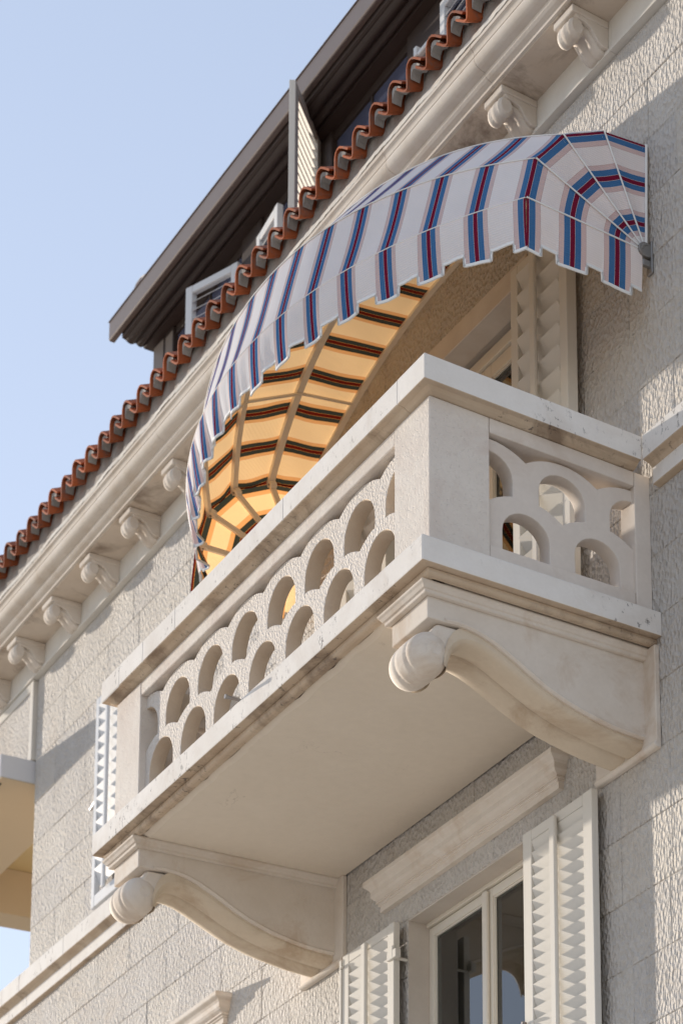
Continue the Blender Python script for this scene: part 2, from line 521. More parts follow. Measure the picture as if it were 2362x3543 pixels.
# vertical joints read off the photograph on some courses
vj = {(-2.035): [-0.333], (-1.70): [0.02], (-1.365): [0.048, -0.422], (-1.024): [-0.21, 0.40],
      (-0.69): [0.30, -0.21, -0.903], (-0.355): [0.45, -0.55, -1.247, -1.939, -2.908, -3.60], (0.935): [-0.62, 0.168], (1.258): [-0.393, 0.245],
      (1.597): [-0.239, 0.245], (1.93): [-0.474, 0.045], (2.262): [0.255, -0.30], (2.603): [-0.008, -2.30, -3.02], (2.945): [0.36, -0.55]}
vj[-0.69] = [0.36, -0.21, -0.903, -2.55, -3.09, -3.75, -4.716]
vj[-1.024] = [0.048, -0.42]
BD = 0.10   # block depth
count = 0
for ci in range(len(zs) - 1):
    z0, z1 = zs[ci], zs[ci + 1]
    fixed = sorted(vj.get(z0, []), reverse=True)
    xs = [1.30]
    for f in fixed:
        if xs[-1] - f > 1.0:
            xs.append((xs[-1] + f) / 2)
        if xs[-1] - f > 0.2:
            xs.append(f)
    left_lim = -9.0 if z0 > 0.6 else -12.0
    if z0 < -0.3:
        left_lim = max(left_lim, -4.2 - (z0 + 2.7) * 2.6)
    while xs[-1] > left_lim + 0.35:
        xs.append(xs[-1] - random.uniform(0.55, 0.95))
    xs[-1] = left_lim
    for k in range(len(xs) - 1):
        a, b_ = xs[k + 1], xs[k]
        segs = [(a, b_, z0, z1)]
        for (ox0, ox1, oz0, oz1) in OPEN:
            ns = []
            for (p, q, r, s_) in segs:
                if q <= ox0 or p >= ox1 or s_ <= oz0 or r >= oz1:
                    ns.append((p, q, r, s_)); continue
                if r >= oz0 - 1e-6 and s_ <= oz1 + 1e-6:
                    if p < ox0 - 0.03: ns.append((p, ox0, r, s_))
                    if q > ox1 + 0.03: ns.append((ox1, q, r, s_))
                elif s_ > oz1:
                    if p < ox0 - 0.03: ns.append((p, ox0, r, s_))
                    if q > ox1 + 0.03: ns.append((ox1, q, r, s_))
                    if s_ - oz1 > 0.03: ns.append((max(p, ox0), min(q, ox1), oz1, s_))
                else:
                    if p < ox0 - 0.03: ns.append((p, ox0, r, s_))
                    if q > ox1 + 0.03: ns.append((ox1, q, r, s_))
                    if oz0 - r > 0.03: ns.append((max(p, ox0), min(q, ox1), r, oz0))
            segs = ns
        for (p, q, r, s_) in segs:
            g_ = 0.0012; c_ = 0.0038
            yo = random.uniform(-0.002, 0.002)
            x0, x1, w0, w1 = p + g_, q - g_, r + g_, s_ - g_
            mb = MB().add([(x0, BD, w0), (x1, BD, w0), (x1, BD, w1), (x0, BD, w1),
                           (x0, yo + c_, w0), (x1, yo + c_, w0), (x1, yo + c_, w1), (x0, yo + c_, w1),
                           (x0 + c_, yo, w0 + c_), (x1 - c_, yo, w0 + c_), (x1 - c_, yo, w1 - c_), (x0 + c_, yo, w1 - c_)],
                          [(0, 1, 5, 4), (1, 2, 6, 5), (2, 3, 7, 6), (3, 0, 4, 7), (4, 5, 9, 8), (5, 6, 10, 9), (6, 7, 11, 10), (7, 4, 8, 11), (8, 9, 10, 11)])
            mesh_obj('stone_block', mb, 'ashlar', wall)
            count += 1
print('stone blocks', count)
# mortar core behind the blocks (joint bottoms), cut round the openings
def wall_core():
    mb = MB()
    y0, y1 = 0.0050, 0.45
    cols = [(-12.0, -9.0, -2.7, 0.62), (-9.0, -6.93, -2.7, 3.275), (-6.93, -5.60, -2.7, 0.90), (-6.93, -5.60, 2.52, 3.275), (-5.60, -2.73, -2.7, 3.275),
            (-2.73, -1.36, -0.70, 0.0), (-2.73, -1.36, 2.50, 3.275), (-1.36, 1.30, -2.7, 3.275), (-12.0, -9.0, 0.62, 0.62001)]
    for a, b_, c_, d_ in cols[:-1]:
        mb.box(a, b_, y0, y1, c_, d_)
    return mb
mesh_obj('mortar_core', wall_core(), 'mortar', wall)
lw = MB().box(-12.0, 1.3, 0.0, 0.45, GZ, -2.705)
mesh_obj('lower_wall', lw, 'plain_wall', wall)
# return wall of the building's left corner (seen edge-on)
mesh_obj('corner_return', MB().box(-9.0, -8.7, 0.46, 7.0, 0.62, 3.27), 'plain_wall', wall)

# raised corner panel above the loggia
pan = thing('corner_panel', 'rough stone panel with smooth raised border at the left building corner', 'wall panel', (-10.5, -0.03, 2.62))
mesh_obj('panel_field', MB().box(-12.0, -9.09, -0.018, 0.4, 2.625, 3.20), 'ashlar', pan)
mesh_obj('border', MB().box(-9.088, -9.02, -0.028, 0.4, 2.625, 3.272), 'frieze', pan, bevel=0.004)
mesh_obj('border', MB().box(-12.0, -9.09, -0.027, 0.4, 3.202, 3.272), 'frieze', pan, bevel=0.004)

# loggia left of the corner
lg = thing('loggia', 'pale loggia beam over ceiling tinted yellow with bounced sun at the left edge of the house', 'loggia', (-10.5, 0, GZ))
mesh_obj('front_beam', MB().box(-12.1, -9.02, -0.225, 0.34, 2.43, 2.615), 'beam', lg, bevel=0.006)
mesh_obj('beam_soffit', MB().box(-12.1, -9.02, -0.215, 0.33, 2.422, 2.4295), 'tan', lg)
mesh_obj('ceiling', MB().box(-12.1, -9.0, 0.345, 6.0, 2.84, 2.95), 'yellow', lg)
mesh_obj('cross_beam', MB().box(-12.1, -11.77, 0.345, 6.0, 2.43, 2.835), 'tan', lg)
mesh_obj('column', MB().box(-12.1, -11.80, -0.1, 0.2, GZ, 2.42), 'beam', lg, bevel=0.01)
mesh_obj('slot', MB().box(-9.30, -9.12, -0.205, -0.185, 2.417, 2.4215), 'wood', lg)

# ================================================================== STRING COURSE
def ledge(name, x0, x1, dz, label, joints):
    t = thing(name, label, 'ledge', ((x0 + x1) / 2, 0, 0.9 + dz))
    prof = [(0.008, 0.935), (-0.055, 0.915), (-0.083, 0.899), (-0.083, 0.768), (-0.050, 0.758), (-0.032, 0.738), (-0.032, 0.655), (0.008, 0.650)]
    prof = [(y, z + dz) for y, z in prof]
    xs = [x0] + joints + [x1]
    for a, b_ in zip(xs[:-1], xs[1:]):
        mesh_obj('ledge_stone', MB().prism_x(prof, a + 0.0015, b_ - 0.0015), 'rail', t, bevel=0.003)
    return t
ledge('stone_ledge', 0.006, 1.35, 0.0, 'stepped stone ledge running right from the balcony rail', [0.92])
ledge('stone_ledge', -12.2, -4.08, -0.033, 'long stepped stone ledge on the wall left of the balcony', [-11.2, -10.1, -9.3, -8.92, -8.0, -7.0, -5.9, -4.9])

# ================================================================== FRIEZE + CORNICE
fr = thing('frieze', 'smooth pale frieze band under the cornice brackets', 'frieze', (-5, -0.03, 3.27))
xs = [-12.3, -10.9, -9.6, -8.3, -6.9, -5.6, -4.3, -2.95, -1.62, -0.30, 1.35]
for a, b_ in zip(xs[:-1], xs[1:]):
    mesh_obj('frieze_stone', MB().prism_x([(0.3, 3.277), (-0.040, 3.277), (-0.040, 3.297), (-0.030, 3.304), (-0.030, 3.47), (0.3, 3.47)], a + 0.001, b_ - 0.001), 'frieze', fr, bevel=0.002)
cn = thing('cornice', 'carved limestone cornice with scroll brackets under the roof tiles', 'cornice', (-5, -0.2, 3.47))
cprof = [(0.30, 3.475), (-0.235, 3.475), (-0.250, 3.476), (-0.250, 3.497), (-0.258, 3.500), (-0.272, 3.505), (-0.283, 3.515), (-0.285, 3.519), (-0.285, 3.538), (-0.291, 3.539)]
for i in range(9):
    a = radians(-70 + i * 95 / 8)
    cprof.append((-0.300 - 0.046 * cos(a), 3.588 + 0.046 * sin(a)))
cprof += [(-0.345, 3.607)]
for i in range(7):
    a = i / 6 * pi / 2
    cprof.append((-0.346 - 0.019 * (1 - cos(a)), 3.610 + 0.03 * sin(a)))
cprof += [(-0.366, 3.642), (-0.366, 3.690), (-0.362, 3.700), (-0.345, 3.705), (0.30, 3.72)]
xs = [-12.4, -11.3, -10.2, -9.05, -7.95, -6.75, -5.65, -4.55, -3.40, -2.22, -1.15, 0.0, 1.35]
for a, b_ in zip(xs[:-1], xs[1:]):
    mesh_obj('cornice_stone', MB().prism_x(cprof, a + 0.0015, b_ - 0.0015), 'cornice', cn)
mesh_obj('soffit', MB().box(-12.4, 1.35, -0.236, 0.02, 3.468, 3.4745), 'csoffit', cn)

# one small scroll bracket, copied along the cornice
def small_bracket(x1):
    """x1 = its right side"""
    w = 0.186
    body = [(-0.03, 3.467), (-0.205, 3.467), (-0.205, 3.42), (-0.190, 3.405), (-0.155, 3.400), (-0.125, 3.385), (-0.105, 3.355), (-0.085, 3.325), (-0.06, 3.308), (-0.03, 3.303)]
    br = mesh_obj('bracket', MB().prism_x(body, x1 - w, x1), 'cornice', cn, bevel=0.003, origin=(x1 - w / 2, -0.1, 3.4))
    cap = mesh_obj('cap', MB().box(x1 - w - 0.008, x1 + 0.008, -0.228, -0.03, 3.425, 3.4665), 'cornice', br, bevel=0.004, origin=(x1 - w / 2, -0.1, 3.4))
    cap.location = (0, 0, 0)
    # the scroll: a rounded drum with two grooves
    mb = MB(); rows = []
    n = 11
    for i in range(n):
        u = i / (n - 1)
        x = x1 - w + 0.014 + u * (w - 0.028)
        rr = 0.047 * (0.72 + 0.28 * sqrt(max(0, 1 - abs(2 * u - 1) ** 4)))
        if abs(u - 0.35) < 0.05 or abs(u - 0.65) < 0.05: rr -= 0.004
        rows.append([(x, -0.190 - rr * cos(a) * 0.85, 3.368 + rr * sin(a) * 1.3) for a in [2 * pi * j / 16 for j in range(17)]])
    mb.grid(rows)
    mb.add(rows[0][:16], [tuple(range(16))]); mb.add(rows[-1][:16], [tuple(range(15, -1, -1))])
    sc = mesh_obj('scroll', mb, 'cornice', br, smooth=True, origin=(x1 - w / 2, -0.1, 3.4), fixn=True)
    sc.location = (0, 0, 0)
    # grooved ribbon under the body
    path = [(-0.165, 3.350), (-0.150, 3.372), (-0.128, 3.370), (-0.105, 3.345), (-0.085, 3.312), (-0.062, 3.293), (-0.032, 3.286)]
    rows = []
    for i in range(9):
        u = i / 8
        x = x1 - w + 0.02 + u * (w - 0.04)
        off = 0.010 * abs(sin(2 * pi * u)) - 0.002
        rows.append([(x, y - off * 0.6, z - off) for y, z in path])
    mb = MB().grid(rows)
    rb = mesh_obj('ribbon', mb, 'cornice', br, smooth=True, origin=(x1 - w / 2, -0.1, 3.4))
    sd = rb.modifiers.new('thick', 'SOLIDIFY'); sd.thickness = 0.03; sd.offset = -1
    rb.location = (0, 0, 0)
    return br
b0 = small_bracket(-0.325)
def dup_part(o, dx):
    c = o.copy(); C.objects.link(c); c.parent = o.parent
    c.location = Vector(o.location) + Vector((dx, 0, 0))
    for ch in o.children:
        d = ch.copy(); C.objects.link(d); d.parent = c
    return c
for k in range(-2, 16):
    if k == 0: continue
    dup_part(b0, -0.768 * k if k > 0 else 0.765 * -k)

# ================================================================== ROOF TILES AT THE EAVES
rt = thing('tiled_eaves', 'row of wavy terracotta roof tiles along the cornice edge', 'roof tiles', (-5, -0.4, 3.8))
tp = [(-0.174, -0.078), (-0.150, -0.098), (-0.123, -0.118), (-0.095, -0.140), (-0.065, -0.156), (-0.046, -0.158), (-0.036, -0.146), (-0.034, -0.12), (-0.036, -0.07), (-0.036, -0.03), (-0.028, -0.008), (-0.008, 0.002),
      (0.015, 0.0), (0.055, -0.024), (0.10, -0.058), (0.130, -0.080)]
def tile_mesh():
    th = 0.013
    n = len(tp)
    nor = []
    for i in range(n):
        a = tp[max(0, i - 1)]; b_ = tp[min(n - 1, i + 1)]
        dx, dz = b_[0] - a[0], b_[1] - a[1]
        L = sqrt(dx * dx + dz * dz)
        nor.append((-dz / L, dx / L))
    vs = []
    for (yy, zz) in ((0.0, 0.0), (0.42, 0.23)):
        for i in range(n):
            vs.append((tp[i][0], yy, tp[i][1] + zz))
        for i in range(n):
            vs.append((tp[i][0] + nor[i][0] * th, yy, tp[i][1] + nor[i][1] * th + zz))
    fs = []
    for i in range(n - 1):
        fs.append((i, i + 1, n + i + 1, n + i))                      # front rim
        fs.append((i, 2 * n + i, 2 * n + i + 1, i + 1))              # underside
        fs.append((n + i, n + i + 1, 3 * n + i + 1, 3 * n + i))      # top
    fs.append((0, n, 3 * n, 2 * n)); fs.append((n - 1, 2 * n - 1 + n * 0 + 0, 4 * n - 1, 3 * n - 1))
    me = D.meshes.new('roof_tile')
    me.from_pydata(vs, [], fs); me.update()
    bm = bmesh.new(); bm.from_mesh(me); bmesh.ops.recalc_face_normals(bm, faces=bm.faces); bm.to_mesh(me); bm.free()
    me.polygons.foreach_set('use_smooth', [False] * len(me.polygons))
    return me
TM = tile_mesh()
TM.materials.append(M['tile'])
plugs = MB()
x = -1.720 + 0.2363 * 12
k = 0
while x > -12.2:
    o = D.objects.new('roof_tile', TM); C.objects.link(o); o.parent = rt
    zt = 3.886 + 0.009 * (-x - 1.72)
    jy = random.uniform(-0.006, 0.006)
    o.location = Vector((x, -0.43 + jy, zt + random.uniform(-0.004, 0.004))) - Vector(rt['_org'])
    o.rotation_euler = (random.uniform(-0.01, 0.01), random.uniform(-0.015, 0.015), random.uniform(-0.012, 0.012))
    # a lump of mortar stuffed under the crown
    j_ = lambda q: q + random.uniform(-0.006, 0.006)
    ring = [(-0.022, -0.028), (-0.012, -0.014), (0.014, -0.013), (0.055, -0.037), (0.088, -0.062), (j_(0.070), j_(-0.072)), (j_(0.040), j_(-0.055)), (j_(0.010), j_(-0.042)), (j_(-0.006), j_(-0.058)), (-0.021, j_(-0.095))]
    yf = -0.424 + jy + random.uniform(0.004, 0.016)
    plugs.prism_y([(x + a_, zt + b_) for a_, b_ in ring], yf, yf + 0.05)
    x -= 0.2363; k += 1
mesh_obj('mortar_lumps', plugs, 'bedlight', rt, kind='stuff', fixn=True)
# uneven mortar bed between the cornice and the tiles
rows = []
nx = 260
for j, (y, z) in enumerate(((-0.352, 3.700), (-0.348, 3.725), (-0.342, 3.775), (-0.336, 3.84), (-0.33, 3.90))):
    rows.append([(-12.4 + 13.75 * i / nx, y - 0.010 * random.random(), z + 0.005 * random.random() + (0.006 * j) * (0.6 * (12.4 - 13.75 * i / nx) / 12)) for i in range(nx + 1)])
mesh_obj('mortar_bed', MB().grid(rows[::-1]), 'bed', rt, smooth=True)
# ragged bright lime crust on the cornice's top fillet
rows = []
for j in range(3):
    r = []
    for i in range(nx * 2 + 1):
        xx = -12.4 + 13.75 * i / nx / 2
        n = 0.006 * random.random() + 0.006 * sin(xx * 9) * sin(xx * 3.1)
        r.append((xx, -0.3685 + 0.003 * j - (n * 0.4 if j < 2 else 0), (3.660 + n * 0.8, 3.690 + n, 3.704 + n)[j]))
    rows.append(r)
mesh_obj('lime_crust', MB().grid(rows[::-1]), 'frieze', rt, smooth=True)
# roof plane behind
mesh_obj('roof_slope', MB().add([(-12.4, -0.02, 4.05), (1.35, -0.02, 4.05), (1.35, 0.52, 4.34), (-12.4, 0.52, 4.34), (-12.4, -0.02, 3.7), (1.35, -0.02, 3.7), (1.35, 0.52, 3.7), (-12.4, 0.52, 3.7)],
         [(0, 1, 2, 3), (0, 4, 5, 1), (1, 5, 6, 2), (3, 2, 6, 7), (0, 3, 7, 4), (4, 7, 6, 5)]), 'tile', rt)

# ================================================================== ATTIC
YA = 0.5
at = thing('attic_storey', 'dark timber and glass attic storey set back above the tiles', 'attic', (-4, YA, 4.2))
mesh_obj('back_wall', MB().box(-8.26, 1.35, YA + 0.06, YA + 3.0, 3.75, 5.94), 'wood', at)
mesh_obj('corner_post', MB().box(-8.27, -8.05, YA - 0.005, YA + 0.05, 4.0, 5.93), 'wood', at, bevel=0.01)
for a, b_ in ((-8.05, -7.88), (-6.56, -6.22), (-5.23, -5.02), (-3.86, -3.33), (-1.9, -1.7), (-0.1, 0.1)):
    mesh_obj('wall_post', MB().box(a, b_, YA + 0.0, YA + 0.058, 4.0, 5.93), 'wood', at, bevel=0.006)
for a, b_ in ((-7.88, -6.56), (-6.22, -5.23), (-5.02, -3.86), (-3.33, -1.9), (-1.7, -0.1), (0.1, 1.3)):
    w_ = mesh_obj('window', MB().box(a + 0.002, b_ - 0.002, YA + 0.02, YA + 0.056, 5.86, 5.93), 'wood', at)
    mesh_obj('pane', MB().box(a + 0.01, b_ - 0.01, YA + 0.034, YA + 0.04, 4.0, 5.858), 'atticglass', w_)
    mesh_obj('glazing_bar', MB().box((a + b_) / 2 - 0.012, (a + b_) / 2 + 0.012, YA + 0.022, YA + 0.033, 4.0, 5.858), 'wood', w_)
ev = [(YA, 5.932), (YA, 5.965), (0.30, 5.965), (0.30, 5.935), (0.34, 5.930)]
ep = [(0.29, 6.12), (0.29, 5.962), (0.305, 5.955)]
def roll(y0, y1, z, h, n=7):
    return [(y0 + (y1 - y0) * i / n, z - h * sin(pi * i / n)) for i in range(n + 1)]
mesh_obj('eave_moulding', MB().prism_x(ep + roll(0.312, 0.385, 5.955, 0.022) + roll(0.392, 0.44, 5.950, 0.014) + [(0.445, 5.935), (0.565, 5.935), (0.565, 6.12)], -8.32, 1.35), 'wood', at)
gt = mesh_obj('gutter', MB().prism_x([(0.245, 6.155), (0.245, 6.00), (0.252, 5.990), (0.286, 5.990), (0.286, 6.155)], -8.47, 1.35), 'gutter', None, bevel=0.004, origin=(-4, 0.26, 6.0))
tag(gt, 'long brown box gutter along the attic eave', 'gutter')
mesh_obj('gutter_lip', MB().prism_x([(0.238, 6.155), (0.238, 6.148), (0.2445, 6.148), (0.2445, 6.155)], -8.47, 1.35), 'gutter', gt)
# roof above the attic, its tile ends peeping over the gutter
ar = thing('attic_roof', 'attic roof with tile ends peeping over the brown gutter', 'roof', (-4, 0.6, 6.1))
mesh_obj('roof_slab', MB().prism_x([(0.29, 6.125), (0.29, 6.15), (3.4, 7.2), (3.4, 7.1)], -8.35, 1.35), 'tile', ar)
xx = 0.9
while xx > -8.2:
    rows = []
    for yy, zz in ((0.262, 6.150), (0.6, 6.265)):
        rows.append([(xx + 0.075 * cos(pi * i / 8), yy, zz + 0.034 * sin(pi * i / 8)) for i in range(9)])
    mb = MB().grid(rows)
    k0 = len(mb.v)
    mb.add([rows[0][i] for i in range(9)], [tuple(range(9))])
    mesh_obj('tile_end', mb, 'tile', ar)
    xx -= 0.247
wire = MB()
pts = [(-8.05, 0.27, 6.155), (-8.03, 0.27, 6.20), (-7.97, 0.27, 6.235), (-7.88, 0.27, 6.24), (-7.80, 0.27, 6.22)]
for a, b_ in zip(pts[:-1], pts[1:]):
    wire.tube(a, b_, 0.006, 6)
o = mesh_obj('wire_hook', wire, 'whitepaint', None, origin=(-8.0, 0.27, 6.155))
tag(o, 'small bent wire sticking up from the gutter near its end', 'wire')

def louvre_shutter(name, label, hinge, outer, ztop, zbot, pitch, thick, mat, group, face='front', stile=0.07, toprail=0.06, rod=True, slat_w=0.055, tilt=50, yaw=None, ang_slats=1):
    """hinge / outer: (x, y) of the two vertical edges of the FRONT face; thickness goes to the back"""
    hx, hy = hinge; ox, oy = outer
    L = sqrt((ox - hx) ** 2 + (oy - hy) ** 2)
    t = thing(name, label, 'shutter', (0, 0, 0), group)
    t.location = (hx, hy, zbot)
    t.rotation_euler = (0, 0, atan2(oy - hy, ox - hx))
    t['_org'] = (0, 0, 0)
    H = ztop - zbot
    # local: x along the width, y to the back when sgn=+1
    sgn = 1 if ox > hx else -1
    y0, y1 = (0, thick) if sgn > 0 else (-thick, 0)
    P = lambda nm, mb, **kw: mesh_obj(nm, mb, mat, t, **kw)
    P('stile', MB().box(0, stile, y0, y1, 0, H), bevel=0.003)
    P('stile', MB().box(L - stile, L, y0, y1, 0, H), bevel=0.003)
    P('top_rail', MB().box(stile + 0.0015, L - stile - 0.0015, y0 + 0.001, y1 - 0.001, H - toprail, H - 0.002), bevel=0.003)
    P('bottom_rail', MB().box(stile + 0.0015, L - stile - 0.0015, y0 + 0.001, y1 - 0.001, 0.001, toprail * 1.4), bevel=0.003)
    # slat: thin blade tilted so its outer edge hangs low
    a = radians(tilt)
    cy = (y0 + y1) / 2
    hw = slat_w / 2
    th = 0.0035
    fd = -1 if sgn > 0 else 1           # direction of the front in local y
    c_, s_ = cos(a) * hw, sin(a) * hw
    nx_, nz_ = sin(a) * th, cos(a) * th
    poly = [(cy + fd * c_, s_), (cy + fd * c_ + fd * nx_, s_ - nz_), (cy - fd * c_ + fd * nx_, -s_ - nz_), (cy - fd * c_, -s_)]
    me = None
    z = H - toprail - s_ - 0.004
    while z > toprail * 1.4 + s_:
        if me is None:
            o = P('slat', MB().prism_x(poly, stile + 0.002, L - stile - 0.002), bevel=0.0)
            me = o.data
        else:
            o = D.objects.new('slat', me); C.objects.link(o); o.parent = t
        o.location = (0, 0, z)
        z -= pitch
    if rod:
        fy = cy + fd * (c_ + 0.012)
        xm = L / 2
        rw = 0.026 if L > 0.6 else 0.02
        yy0, yy1 = sorted((fy, fy + fd * 0.020))
        P('tilt_rod', MB().box(xm - rw, xm + rw, yy0, yy1, 0.06, H - 0.03), bevel=0.005)
    return t

louvre_shutter('louvred_shutter', 'grey louvred attic shutter at the far left end under the dark eave', (-6.556, 0.47), (-7.103, 0.316), 5.744, 4.6, 0.072, 0.04, 'whitepaint', 'attic shutters', rod=False, slat_w=0.05, tilt=-50)
louvre_shutter('louvred_shutter', 'attic shutter swung wide open with daylight showing between its slats', (-5.222, 0.47), (-4.764, 0.12), 5.966, 4.75, 0.070, 0.04, 'paint', 'attic shutters', rod=False, slat_w=0.034, tilt=38)
louvre_shutter('louvred_shutter', 'nearly closed pale attic shutter half hidden by tiles behind the wide open one', (-6.216, 0.47), (-5.746, 0.43), 5.747, 4.6, 0.072, 0.04, 'whitepaint', 'attic shutters', rod=False, slat_w=0.05, tilt=-50)
louvre_shutter('louvred_shutter', 'white attic shutter at the top edge of the picture above the tiles', (-3.30, 0.46), (-2.75, 0.43), 5.80, 4.6, 0.072, 0.04, 'whitepaint', 'attic shutters', rod=False, slat_w=0.05, tilt=-50)
hk = MB().box(-3.50, -3.34, 0.40, 0.43, 5.50, 5.53).box(-3.52, -3.48, 0.39, 0.44, 5.50, 5.57)
o = mesh_obj('shutter_catch', hk, 'whitepaint', None, bevel=0.005, origin=(-3.42, 0.46, 5.52))
tag(o, 'small white shutter catch on the dark attic wall', 'catch')

# ================================================================== BALCONY
RX1, RX0 = 0.0, -4.032
YF = -1.135
bal = thing('balcony', 'carved limestone balcony with scalloped pierced parapet on scroll brackets', 'balcony', (-2.03, -0.55, -0.14))
# slab
def ring_profile(profile, x0, x1, yf, yback, mb):
    """sweep a (out, z) closed profile round three sides: left, front, right. out = distance outward from the lines x0/x1/yf"""
    n = len(profile)
    rows = []
    rows.append([(x0 - o_, yback, z) for o_, z in profile])
    rows.append([(x0 - o_, yf - o_, z) for o_, z in profile])
    rows.append([(x1 + o_, yf - o_, z) for o_, z in profile])
    rows.append([(x1 + o_, yback, z) for o_, z in profile])
    k = len(mb.v)
    for r in rows: mb.v += r
    for i in range(3):
        for j in range(n):
            mb.f.append((k + i * n + j, k + i * n + (j + 1) % n, k + (i + 1) * n + (j + 1) % n, k + (i + 1) * n + j))
    mb.f.append(tuple(k + j for j in range(n))[::-1]); mb.f.append(tuple(k + 3 * n + j for j in range(n)))
    return mb
sl = MB().box(-4.072, 0.006, -1.149, -0.001, -0.137, -0.012)
mesh_obj('floor_slab', sl, 'rail', bal, bevel=0.006, seg=2)
# recessed drip band and lower moulding of the slab
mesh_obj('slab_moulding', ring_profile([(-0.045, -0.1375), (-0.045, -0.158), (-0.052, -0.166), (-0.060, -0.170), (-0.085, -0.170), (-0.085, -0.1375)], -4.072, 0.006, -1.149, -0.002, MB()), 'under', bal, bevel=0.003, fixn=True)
# plaster soffit with ragged edge
rows = []
nx = 70
edge = [-1.066 + 0.010 * random.random() + 0.006 * sin(i * 0.9) for i in range(nx + 1)]
mb = MB()
for j, (t_) in enumerate([0, 0.03, 1.0]):
    rows.append([(-3.96 + 3.86 * i / nx, edge[i] + t_ * (0.0 - 0.01 - edge[i]), -0.1705 + (0.012 if j == 0 else 0)) for i in range(nx + 1)])
mb.grid(rows)
mb.box(-3.96, -0.10, -1.0, -0.01, -0.1695, -0.14)
sof = mesh_obj('plaster_soffit', mb, 'plaster', bal)
# rail (coping): profile outward/upwards
rp = [(0.0, 0.897), (0.0, 0.770), (-0.030, 0.768), (-0.048, 0.754), (-0.070, 0.746), (-0.27, 0.746), (-0.27, 0.895), (-0.12, 0.905)]
def rail_piece(name, a, b_, side):
    mb = MB()
    if side == 'front':
        mb.prism_x([(YF - o_, z) for o_, z in rp], a, b_)
    return mb
# three-sided coping cut in stones
cop = MB()
xl, xr = RX0, RX1
fr_prof = [(YF - o_, z) for o_, z in rp]
jx = [xl + 0.27, xl + 0.62, -2.95, -1.55, -0.276]
segs = [(jx[i], jx[i + 1]) for i in range(len(jx) - 1)]
for a, b_ in segs:
    mesh_obj('coping_stone', MB().prism_x(fr_prof, a + 0.001, b_ - 0.001), 'rail', bal, bevel=0.004)
# right corner stone and side, left likewise (mitred sweeps)
def corner(xc, sgn, xcut, yback):
    n = len(rp)
    rows = [[(xcut, YF - o_, z) for o_, z in rp], [(xc + sgn * o_, YF - o_, z) for o_, z in rp], [(xc + sgn * o_, yback, z) for o_, z in rp]]
    mb = MB()
    for r in rows: mb.v += r
    for i in range(2):
        for j in range(n):
            mb.f.append((i * n + j, i * n + (j + 1) % n, (i + 1) * n + (j + 1) % n, (i + 1) * n + j))
    mb.f.append(tuple(range(n))); mb.f.append(tuple(2 * n + j for j in range(n - 1, -1, -1)))
    return mb
# the inner profile reaches 0.27 back, so cut beyond it
mesh_obj('coping_stone', corner(0.0, 1, -0.275, -0.0835), 'rail', bal, bevel=0.004, fixn=True)
mesh_obj('coping_stone', corner(RX0, -1, RX0 + 0.27, -0.0835), 'rail', bal, bevel=0.004, fixn=True)
# posts (corner piers)
PX = -0.078; PY = -1.078
mesh_obj('corner_pier', MB().box(-0.436, PX, PY, -0.80, -0.010, 0.7445), 'post', bal, bevel=0.005, seg=2)
mesh_obj('corner_pier', MB().box(-3.954, -3.597, PY, -0.80, -0.010, 0.7445), 'post', bal, bevel=0.005, seg=2)
# side frame: strip to wall + top beam
for x0, x1 in ((-0.215, PX), (-3.954, -3.815)):
    mesh_obj('side_beam', MB().box(x0, x1, -0.798, -0.083, 0.668, 0.7445), 'lattice_side', bal, bevel=0.003)
    mesh_obj('wall_pier', MB().box(x0, x1, -0.081, 0.0, -0.010, 0.7445), 'lattice_side', bal, bevel=0.003)
    mesh_obj('side_plinth', MB().box(x0 + 0.004, x1 - 0.006, -0.798, -0.083, -0.010, 0.100), 'lattice_side', bal, bevel=0.003)
mesh_obj('front_beam', MB().box(-3.595, -0.438, PY + 0.002, -0.94, 0.665, 0.7445), 'post', bal, bevel=0.004)
mesh_obj('front_plinth', MB().box(-3.595, -0.438, PY + 0.025, -0.94, -0.010, 0.045), 'lattice', bal, bevel=0.003)

def curve_plate(name, outer, holes, thick, mat, place, bev=0.004, reveal=None, face_axis=1):
    cu = D.curves.new(name, 'CURVE')
    cu.dimensions = '2D'; cu.fill_mode = 'BOTH'
    cu.extrude = thick / 2 - bev; cu.bevel_depth = bev; cu.bevel_resolution = 1; cu.offset = -bev
    for poly in [outer] + holes:
        sp = cu.splines.new('POLY')
        sp.points.add(len(poly) - 1)
        for i, (a, b_) in enumerate(poly):
            sp.points[i].co = (a, b_, 0, 1)
        sp.use_cyclic_u = True
    ob = D.objects.new(name, cu)
    C.objects.link(ob)
    dg = bpy.context.evaluated_depsgraph_get()
    me = D.meshes.new_from_object(ob.evaluated_get(dg))
    D.objects.remove(ob)
    for v in me.vertices:
        v.co = place(v.co)
    bm = bmesh.new(); bm.from_mesh(me)
    bmesh.ops.remove_doubles(bm, verts=bm.verts, dist=0.0003)
    bmesh.ops.recalc_face_normals(bm, faces=bm.faces)
    bm.to_mesh(me); bm.free()
    me.materials.clear()
    me.materials.append(M[mat])
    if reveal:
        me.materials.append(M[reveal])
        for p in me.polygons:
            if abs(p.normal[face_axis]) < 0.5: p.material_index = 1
    return me

